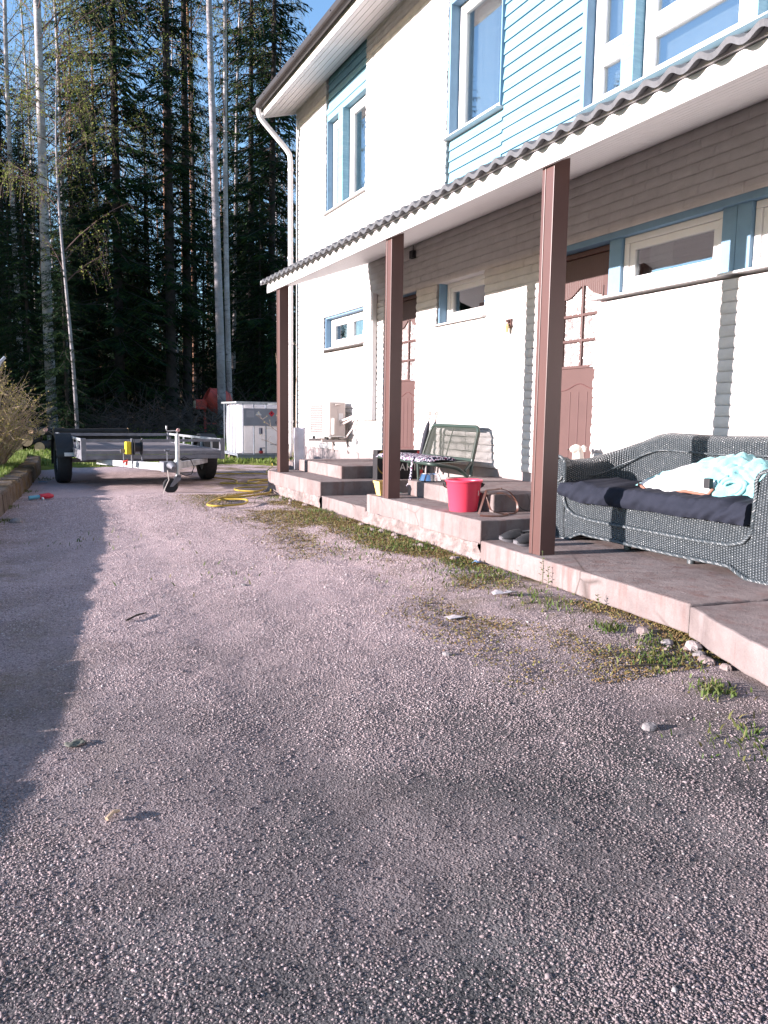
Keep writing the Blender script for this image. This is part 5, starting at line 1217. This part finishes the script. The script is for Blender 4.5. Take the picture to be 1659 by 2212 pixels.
NEED = leafmat('spruce_needles', (.004, .014, .009), (.009, .024, .012), (.030, .050, .012), .8, .12); NEED.node_tree.nodes['Principled BSDF'].inputs['Specular IOR Level'].default_value = .05
BUDS = leafmat('birch_buds', (.11, .15, .025), (.18, .21, .045), (.26, .25, .07), .7, .5)
BUSHL = leafmat('bush_leaves', (.20, .19, .045), (.34, .29, .08), (.44, .33, .14), .6, .4)
class TB:    # tubes in numpy-ish lists for trees
    def __init__(s): s.m = MB()
def trunk(h, r0, lean=(0, 0), seed=0, n=10, sides=10, wob=.12, top=.12):
    rs = random.Random(seed); pts = []; rad = []
    px = py = 0
    for i in range(n+1):
        t = i/n; px = lean[0]*t*h+wob*math.sin(t*4+seed)*t; py = lean[1]*t*h+wob*math.cos(t*3+seed)*t
        pts.append((px, py, h*t-.15)); rad.append(r0*((1-t)**.75*(1-top)+top)*(1.25 if i == 0 else 1))
    return pts, rad
def at_h(pts, z):
    for a, b in zip(pts[:-1], pts[1:]):
        if a[2] <= z <= b[2]:
            f = (z-a[2])/(b[2]-a[2]); return Vector((a[0]+(b[0]-a[0])*f, a[1]+(b[1]-a[1])*f, z))
    return Vector(pts[-1])
def spruce_mesh(h, seed, zmin=1.2, spread=3.0, dens=1.0):
    r = np.random.default_rng(seed); rr = random.Random(seed)
    pts, rad = trunk(h, .09+h*.003, (rr.uniform(-.01, .01), 0), seed, wob=.10, top=.05)
    m = MB(); m.tube(pts, rad, 9)
    V = []; F = []; nb = 0
    z = zmin; lines = MB()
    while z < h-.3:
        L = spread*((h-z)/h)**.62*(1 if z > 3 else .8)
        for k in range(rr.choice([4, 5, 6])):
            a = rr.uniform(0, 2*math.pi); Lb = L*rr.uniform(.65, 1.15); rise = rr.uniform(-.30, .05) if z < h*.7 else rr.uniform(0, .5)
            if rr.random() > dens: continue
            d = np.array([math.cos(a), math.sin(a)]); c = at_h(pts, z)
            K = max(10, int(Lb/.030)); t = (np.arange(K)+r.random(K))/K; t = t[t > .1]
            K = len(t); bx = c.x+d[0]*Lb*t; by = c.y+d[1]*Lb*t; bz = z+Lb*(rise*t-.35*t**2+.20*t**3)
            s_ = np.where(r.random(K) < .5, 1, -1); side = np.stack([-d[1]*s_, d[0]*s_], 1); fw = np.tile(d, (K, 1))
            ln = (.16+.34*r.random(K))*(1.15-.55*t)*min(1, Lb/1.6); mixf = r.random(K)*.8
            dirx = side*(1-mixf[:, None]*.5)+fw*mixf[:, None]; dirx /= np.linalg.norm(dirx, axis=1)[:, None]
            drop = -(.25+.75*r.random(K)); tip = np.stack([bx+dirx[:, 0]*ln, by+dirx[:, 1]*ln, bz+drop*ln*.9], 1)
            base = np.stack([bx, by, bz], 1); w_ = (.014+.020*r.random(K)); o = r.normal(size=(K, 3)); o /= np.linalg.norm(o, axis=1)[:, None]
            mid = (base*.4+tip*.6); 
            q = np.stack([base, mid+o*w_[:, None], tip, mid-o*w_[:, None]], 1); V.append(q.reshape(-1, 3)); nb += K
            if Lb > .8: lines.tube([(c.x+d[0]*Lb*u, c.y+d[1]*Lb*u, z+Lb*(rise*u-.35*u**2+.20*u**3)) for u in (0, .5, 1)], [.02, .012, .004], 3, cap=False)
        z += rr.uniform(.16, .30)
    V = np.concatenate(V); k = np.arange(nb)*4; F = np.stack([k, k+1, k+2, k+3], 1)
    m.v, off = m.v, len(m.v); m.add(lines.v, lines.f)
    return m, V, F
def mk(name, label, cat, group, tm, bark, V, F, lm, loc=(0, 0, 0), crown='crown'):
    root = thing(name, label, cat, loc, 0, group, world=False)
    tm.obj('trunk', bark, root, smooth=True)
    npmesh(crown, V, F, lm, root)
    return root
def birch_mesh(h, r0, seed, lean=(0, 0), zmin=6, nb=40, spread=2.2, leaves=5, lw=.022):
    rr = random.Random(seed); r = np.random.default_rng(seed)
    pts, rad = trunk(h, r0, lean, seed, n=22, wob=.22); m = MB(); m.tube(pts, rad, 12); tw = MB(); L = []
    for k in range(nb):
        z = zmin+(h-zmin)*(k/nb)**.9; c = at_h(pts, z); a = rr.uniform(0, 2*math.pi); Lb = spread*(1.1-.75*(z-zmin)/(h-zmin))*rr.uniform(.6, 1.2); up = rr.uniform(.5, 1.3)
        P = [c+Vector((math.cos(a)*Lb*u, math.sin(a)*Lb*u, Lb*up*u-.35*Lb*u*u)) for u in (0, .25, .5, .75, 1)]
        tw.tube(P, [.016, .012, .008, .005, .003], 4, cap=False)
        for j in range(11):
            u = rr.uniform(.2, 1); i = min(3, int(u*4)); q = P[i].lerp(P[i+1], u*4-i); b = a+rr.uniform(-1.5, 1.5); l2 = rr.uniform(.4, 1.1)*spread/2.2
            T = [q, q+Vector((math.cos(b)*l2*.4, math.sin(b)*l2*.4, l2*.15)), q+Vector((math.cos(b)*l2*.65, math.sin(b)*l2*.65, -l2*.2)), q+Vector((math.cos(b)*l2*.75, math.sin(b)*l2*.75, -l2*.75))]
            tw.tube(T, [.006, .004, .003, .002], 3, cap=False)
            for e in range(leaves*3): 
                i2 = rr.randrange(3); L.append(T[i2].lerp(T[i2+1], rr.random()))
    L = np.array([tuple(p) for p in L]); n = len(L); o = r.normal(size=(n, 3))*.03; L = L+o; a = r.normal(size=(n, 3)); a /= np.linalg.norm(a, axis=1)[:, None]; b = np.cross(a, r.normal(size=(n, 3))); b /= np.linalg.norm(b, axis=1)[:, None]; s_ = lw*(.6+.8*r.random(n))[:, None]
    V = np.stack([L-a*s_, L+b*s_*.6, L+a*s_, L-b*s_*.6], 1).reshape(-1, 3); k = np.arange(n)*4; F = np.stack([k, k+1, k+2, k+3], 1)
    return m, tw, V, F
def mkb(name, label, cat, group, h, r0, seed, loc, bark=BB, lean=(0, 0), **k):
    m, tw, V, F = birch_mesh(h, r0, seed, lean, **k); root = thing(name, label, cat, loc, 0, group, world=False)
    m.obj('trunk', bark, root, smooth=True); c = npmesh('crown', V, F, BUDS, root); tw.obj('branches', TWIG, root, smooth=True)
    return root
def G(x, y): return float(gz(x, y))-.05
def P2(px, Y): x = ratio(px)*Y; return (x, Y, G(x, Y))
# tall pair of birches by the mixer
mkb('birch_tree', 'thick pale birch trunk leaning slightly left beside the concrete mixer', 'tree', None, 22, .135, 3, P2(480, 23.6), BG, (-.012, 0), zmin=12.5, nb=22, spread=2.0)
mkb('birch_tree', 'slimmer white birch with black flecks close behind the thick pale trunk', 'tree', None, 21, .095, 5, P2(498, 24.6), BB, (-.012, 0), zmin=9, nb=30, spread=2.0)
mkb('birch_tree', 'white birch trunk leaning right, just left of the house gable', 'tree', None, 20, .085, 9, P2(500, 30), BB, (.035, 0), zmin=10, nb=30, spread=2.0)
mkb('birch_tree', 'stout old birch with black fissured bark at the left, behind the bush', 'tree', None, 20, .135, 12, P2(116, 22), BB, (-.012, 0), zmin=6, nb=60, spread=2.6, leaves=7)
mkb('birch_tree', 'thin crooked young birch right of the stout old birch', 'tree', None, 9.5, .05, 15, P2(168, 21), BG, (-.02, 0), zmin=4, nb=30, spread=1.5, leaves=4)
mkb('birch_tree', 'slender birch at the far left edge with yellow spring twigs', 'tree', None, 19, .09, 22, P2(52, 25), BB, (.004, 0), zmin=5, nb=60, spread=2.6, leaves=9)
mkb('birch_tree', 'slender white birch left of centre in front of blue sky', 'tree', None, 19, .08, 25, P2(150, 27), BB, (-.006, 0), zmin=6, nb=46, spread=2.2, leaves=7)
# spruces: three built, the rest copies
SP = []
for i, (h, sd, zm, sp_, dn) in enumerate([(24, 101, 1.0, 3.1, 1.0), (21, 102, .6, 2.7, 1.0), (26, 103, 3.5, 2.1, .5)]):
    m, V, F = spruce_mesh(h, sd, zm, sp_, dn); SP.append((m, V, F))
near = [('big dense spruce filling the left centre of the forest edge', 262, 26.5, 0, 1.0), ('dark spruce with low hanging boughs at the left edge of the forest', 20, 25.5, 1, .58), ('dark spruce between the left birches and the big spruce', 190, 29, 1, .62), ('slim spruce with visible trunk right of the big spruce', 372, 26, 2, 1.0), ('second slim dark trunked spruce left of the pale birch pair', 405, 27, 2, .92), ('spruce rising behind the canopy end beside the house gable', 585, 27, 1, 1.0), ('spruce right behind the pair of birches', 545, 30, 0, .95), ('short young spruce standing low between the trailer and forest', 318, 27.5, 1, .5), ('small dense spruce just left of the stout old birch', 72, 22.2, 1, .40), ('small dense spruce half hiding the stout old birch from the right', 148, 21.3, 1, .34), ('small dark spruce behind the bush at the left edge of the frame', 30, 22.8, 1, .33), ('low spruce behind the concrete mixer', 440, 28.5, 1, .42), ('low wide spruce behind the white tank', 560, 26.5, 1, .40)]
SPO = {}
for lab, px, Y, kind, sc in near:
    loc = P2(px, Y)
    if kind not in SPO:
        m, V, F = SP[kind]; o = mk('spruce_tree', lab, 'tree', None, m, SPB, V, F, NEED, loc); SPO[kind] = o
    else: o = copy_tree(SPO[kind]); o.location = loc; o['label'] = lab
    o.scale = (sc, sc, sc); o.rotation_euler = (0, 0, random.uniform(0, 6))
def pine(loc, h, seed, lab, grp):
    rr = random.Random(seed); pts, rad = trunk(h, .14, (rr.uniform(-.01, .01), 0), seed, wob=.08, top=.25); m = MB(); m.tube(pts, rad, 9)
    for k in range(16): z = rr.uniform(h*.25, h*.75); c = at_h(pts, z); a = rr.uniform(0, 6.28); l = rr.uniform(.4, 1.4); m.tube([c, c+Vector((math.cos(a)*l, math.sin(a)*l, -.1*l))], [.014, .004], 4)
    r = np.random.default_rng(seed); Vs = []; nb = 0
    for k in range(40):
        z = h*rr.uniform(.70, 1.0); c = at_h(pts, z); a = rr.uniform(0, 6.28); l = rr.uniform(.5, 2.2); c2 = np.array([c.x+math.cos(a)*l, c.y+math.sin(a)*l, z+.3*l]); n = 42
        p = c2+r.normal(size=(n, 3))*[.38, .38, .22]; o = r.normal(size=(n, 3)); o /= np.linalg.norm(o, axis=1)[:, None]; q = np.cross(o, r.normal(size=(n, 3))); q /= np.linalg.norm(q, axis=1)[:, None]
        Vs.append(np.stack([p-o*.10, p+q*.03, p+o*.10, p-q*.03], 1).reshape(-1, 3)); nb += n; m.tube([c, Vector(tuple(c2))], [.03, .008], 4)
    k = np.arange(nb)*4
    return mk('pine_tree', lab, 'tree', grp, m, PNB, np.concatenate(Vs), np.stack([k, k+1, k+2, k+3], 1), NEED, loc)
gp, gs, gb = 'pines deep in the forest', 'spruces deep in the forest', 'birches deep in the forest'
lp, ls, lb = 'reddish bare trunked pine standing deep in the forest', 'dark spruce standing deep in the forest', 'thin white birch standing deep in the forest'
p0 = pine(P2(425, 40), 22, 31, lp, gp)
b0 = mkb('birch_tree', lb, 'tree', gb, 19, .08, 41, P2(385, 36), BB, (0, 0), zmin=8, nb=26, spread=1.8, leaves=3)
rf = random.Random(5); placed = []
def scatter(n, base, ylo, yhi, px0, px1, lab, grp, smin=.8, smax=1.1, tries=60):
    for k in range(n):
        for _ in range(tries):
            Y = rf.uniform(ylo, yhi); x = Y*rf.uniform(ratio(px0), ratio(px1))
            if all((x-a)**2+(Y-b)**2 > 2.2 for a, b in placed): break
        placed.append((x, Y)); o = copy_tree(base); o.location = (x, Y, G(x, Y)); s_ = rf.uniform(smin, smax); o.scale = (s_, s_, s_); o.rotation_euler = (0, 0, rf.uniform(0, 6.28))
        o['label'] = lab; o['group'] = grp
scatter(7, SPO[0], 36, 66, 160, 640, ls, gs, .35, .6); scatter(14, SPO[1], 33, 66, 100, 640, ls, gs, .28, .5); scatter(9, SPO[1], 27, 36, -20, 200, ls, gs, .42, .56); scatter(6, SPO[2], 31, 60, 200, 640, ls, gs, .6, .9)
scatter(18, p0, 40, 90, 150, 640, lp, gp, .8, 1.0); scatter(16, SPO[1], 34, 48, 170, 640, ls, gs, .36, .5); scatter(30, b0, 30, 75, 60, 640, lb, gb, .75, 1.1)
# forest going on outside the left edge of the frame (out of view, added and sized to shade the forest edge, mirrored in the window glass)
for k in range(20):
    Y = rf.uniform(24.0, 33); x = rf.uniform(-17, -3.6); o = copy_tree(SPO[rf.choice([0, 1])]); o.location = (x, Y, G(x, Y)); o['label'] = ls; o['group'] = gs; s_ = rf.uniform(.45, .66); o.scale = (s_, s_, s_); o.rotation_euler = (0, 0, rf.uniform(0, 6))
for (x, Y, q) in ((-4.5, 22.9, .42), (-6.5, 23.4, .5), (-8.5, 23.6, .5), (-10.5, 24.0, .55), (-12.5, 24.3, .55), (-5.5, 24.4, .5), (-9.5, 24.9, .6)):  # more low spruces out of view, added to shade the left birches
    o = copy_tree(SPO[1]); o.location = (x, Y, G(x, Y)); o['label'] = ls; o['group'] = gs; o.scale = (q, q, q)
# ------------------------------------------------------------------ bush at left
def bush():
    rr = random.Random(77); r = np.random.default_rng(77); c0 = Vector((-.55, 12.4, .22)); root = thing('bush', 'dense twiggy bush with tiny yellow green leaves on the left bank', 'bush', tuple(c0))
    m = MB(); L = []
    for k in range(420):
        a = rr.uniform(0, 6.28); q = rr.random()**.6; b = c0+Vector((math.cos(a)*q*.45, math.sin(a)*q*.5, 0)); h = rr.uniform(.6, 1.62)*(1.12-.5*q*q); out = q*rr.uniform(.5, 1.15)
        e = b+Vector((math.cos(a)*out*.75, math.sin(a)*out*.75, h)); mid = b.lerp(e, .5)+Vector((rr.uniform(-.08, .08), rr.uniform(-.08, .08), .12)); P = [b, b.lerp(mid, .5), mid, mid.lerp(e, .5)+Vector((0, 0, .02)), e]
        m.tube(P, [.008, .006, .005, .0035, .0015], 3, cap=False)
        for j in range(7):
            u = rr.uniform(.15, .95); i = min(3, int(u*4)); s0 = P[i].lerp(P[i+1], u*4-i); aa = rr.uniform(0, 6.28); l = rr.uniform(.08, .3); t1 = s0+Vector((math.cos(aa)*l, math.sin(aa)*l, rr.uniform(-.2, .9)*l)); m.tube([s0, t1], [.003, .001], 3, cap=False)
            for e_ in range(6): L.append(tuple(s0.lerp(t1, rr.random())))
        for e_ in range(10): i = rr.randrange(1, 4); L.append(tuple(P[i].lerp(P[i+1], rr.random())))
    m.obj('stems', TWIGL, root)
    L = np.array(L); n = len(L); L += r.normal(size=(n, 3))*.012; a = r.normal(size=(n, 3)); a /= np.linalg.norm(a, axis=1)[:, None]; b = np.cross(a, r.normal(size=(n, 3))); b /= np.linalg.norm(b, axis=1)[:, None]; s_ = .011*(.6+.9*r.random(n))[:, None]
    k = np.arange(n)*4; npmesh('leaves', np.stack([L-a*s_, L+b*s_*.6, L+a*s_, L-b*s_*.6], 1).reshape(-1, 3), np.stack([k, k+1, k+2, k+3], 1), BUSHL, root)
bush()
def sapling():
    rr = random.Random(6); root = thing('sapling', 'thin bare sapling with a few buds in front of the tank', 'plant', (4.15, 12.6, 0)); m = MB(); L = []
    for (a, b) in (((4.22, 12.6, 0), (3.95, 12.5, 2.0)), ((4.22, 12.6, 0), (4.05, 12.4, 1.2)), ((4.24, 12.6, 0), (4.28, 12.3, 2.1)), ((4.22, 12.6, .5), (3.62, 12.4, .98)), ((4.22, 12.6, .35), (3.66, 12.4, .62))):
        a = Vector(a); b = Vector(b); P = [a, a.lerp(b, .35)+Vector((.03, 0, .02)), a.lerp(b, .7)+Vector((-.01, 0, .03)), b]; m.tube(P, [.007, .005, .004, .0015], 4, cap=False)
        for j in range(9): 
            u = rr.uniform(.3, 1)*3; i = min(2, int(u)); s0 = P[i].lerp(P[i+1], u-i); t1 = s0+Vector((rr.uniform(-.12, .12), rr.uniform(-.08, .08), rr.uniform(0, .1))); m.tube([s0, t1], [.002, .001], 3, cap=False); L.append(t1)
    m.obj('stems', TWIGL, root); m = MB()
    for p in L:
        d = Vector((rr.uniform(-1, 1), rr.uniform(-1, 1), rr.uniform(-.2, 1))).normalized()*.022; s_ = d.orthogonal().normalized()*.009; m.add([p, p+d*.5+s_, p+d, p+d*.5-s_], [(0, 1, 2, 3)])
    m.obj('buds', BUSHL, root)
sapling()
def pole():
    m = MB(); m.tube([(-.40, 11.0, .9), (-.06, 11.05, 1.62)], .014, 8); m.tube([(-.10, 11.0, 1.58), (-.02, 11.05, 1.67)], .02, 8)
    o = m.obj('garden_pole', simple('grey_pole', (.30, .32, .36), .5), None, smooth=True); tag(o, 'grey metal pole end sticking up in the bush at the left edge', 'pole')
pole()
# ------------------------------------------------------------------ logs, brush, mixer
def log(a, b, r, label, grp=None):
    A = Vector(a); B = Vector(b); root = thing('log', label, 'log', tuple((A+B)/2-Vector((0, 0, r))), group=grp)
    m = MB(); m.tube([A, (A+B)/2, B], [r, r*.95, r*.9], 14, cap=False); m.obj('bark', SPB, root, smooth=True)
    for p, q in ((A, (A-B)), (B, (B-A))):
        d = q.normalized()*.002; u = d.orthogonal().normalized(); v = d.normalized().cross(u); m = MB(); m.add([tuple(p+d+(u*math.cos(t)+v*math.sin(t))*r*.94) for t in [2*math.pi*k/14 for k in range(14)]], [tuple(range(14))]); m.obj('cut_end', simple('fresh_wood', (.50, .33, .20), .8, .2, 12), root)
gg = lambda x, y: float(gz(x, y))+.03
def lg(x, y, z, r, dx, dy, lab, grp=None): g = gg(x, y); log((x, y, g+z+r), (x+dx, y+dy, g+z+r+.02), r, lab, grp)
lg(.58, 19.0, 0, .115, .3, 1.2, 'log with a bright round cut end, lowest right of the small pile'); lg(.32, 19.0, .12, .14, .25, 1.3, 'thickest log with a bright cut end at the left of the small pile')
lg(.42, 19.4, .38, .07, .4, 1.1, 'small log on top of the pile above the thickest log'); lg(.66, 19.5, .34, .075, .5, 1.1, 'small log on top of the pile right of the others'); lg(.12, 19.2, .52, .06, .3, 1.2, 'thin log with pale end highest in the pile near the bush')
lg(.15, 19.1, .0, .10, .2, 1.2, 'dark log at the bottom left of the pile behind the bush')
lg(.9, 19.8, .30, .09, 1.7, .35, 'long dark felled trunk lying across behind the pile', None); lg(1.2, 20.1, .12, .10, 1.7, .2, 'long dark felled trunk lying low on the lawn edge behind the trailer', None)
lg(1.15, 19.6, .22, .055, .5, 1.2, 'single thin log with pale pinkish end between pile and trailer fender')
def brush():
    rr = random.Random(3); m = MB()
    for k in range(900):
        x = rr.uniform(1.2, 8.2); y = rr.uniform(21.5, 25); z0 = gg(x, y); l = rr.uniform(.5, 1.9); a = rr.uniform(0, 6.28); el = rr.gauss(.25, .35); top = (.75-.07*abs(x-4.5))*rr.random()**1.4
        A = Vector((x, y, z0+top)); B = A+Vector((math.cos(a)*math.cos(el)*l, math.sin(a)*math.cos(el)*l*.5, abs(math.sin(el))*l)); m.tube([A, A.lerp(B, .5)+Vector((0, 0, rr.uniform(-.05, .12))), B], [.010, .006, .002], 3, cap=False)
    o = m.obj('brush_pile', simple('dry_brush', (.06, .047, .043), .9, .4, 3), None); tag(o, 'wide tangled pile of dry brush at the forest edge behind the trailer', 'brush', kind='stuff')
brush()
def mixer():
    x, y = ratio(458)*24.3, 24.3; g = gg(x, y); rd = simple('mixer_red', (.42, .06, .045), .55, .2, 5); root = thing('concrete_mixer', 'red concrete mixer half hidden behind the thick pale birch', 'concrete mixer', (x, y, g))
    m = MB(); Mx = Matrix.Translation((x+.18, y, g+1.05)) @ Matrix.Rotation(R(-62), 4, 'Y') @ Matrix.Rotation(R(0), 4, 'X')
    m.lathe([(.10, -.38), (.26, -.36), (.38, -.22), (.40, -.05), (.39, .08), (.24, .36), (.25, .39), (.22, .38), (.36, .08), (.001, -.2)], (0, 0, 0), 28, Mx); m.obj('drum', rd, root, smooth=True)
    m = MB(); m.box(x-.52, x-.18, y-.15, y+.15, g+.78, g+1.08); m.obj('motor_box', rd, root, bevel=.03); m = MB(); m.box(x-.545, x-.522, y-.12, y+.12, g+.82, g+1.04); m.obj('motor_cover', simple('cream_plate', (.50, .42, .30), .6), root, bevel=.01)
    m = MB(); m.tube([(x-.22, y, g+.85), (x-.22, y, g+.02)], .04, 8); m.obj('stand', rd, root, smooth=True); m = MB(); m.tube([(x+.62, y, g+.95), (x+.62, y, g+.02)], .04, 8); m.obj('stand', rd, root, smooth=True); m = MB(); m.tube([(x-.22, y, g+.35), (x+.62, y, g+.35)], .03, 8); m.obj('crossbar', rd, root, smooth=True)
    for dy in (-.35, .35): m = MB(); m.lathe([(.001, -.03), (.14, -.03), (.16, 0), (.14, .03), (.001, .03)], (0, 0, 0), 18, Matrix.Translation((x+.62, y+dy, g+.16)) @ Matrix.Rotation(R(90), 4, 'X')); m.obj('wheel', RUB, root, smooth=True)
mixer()
# undergrowth twigs in the forest
def under():
    rr = random.Random(13); m = MB()
    for k in range(1300):
        Y = rr.uniform(26, 46); x = Y*rr.uniform(-.05, .40); z = float(gz(x, Y))-.08; l = rr.uniform(.5, 2.2); a = rr.uniform(0, 6.28); e = rr.uniform(.05, .35); m.tube([(x, Y, z), (x+math.cos(a)*e*l*.5, Y, z+l*.5), (x+math.cos(a)*e*l, Y+.1, z+l)], [.012, .007, .002], 3, cap=False)
    o = m.obj('undergrowth', TWIG, None); tag(o, 'thin bare undergrowth stems between the forest trunks', 'undergrowth', kind='stuff')
under()
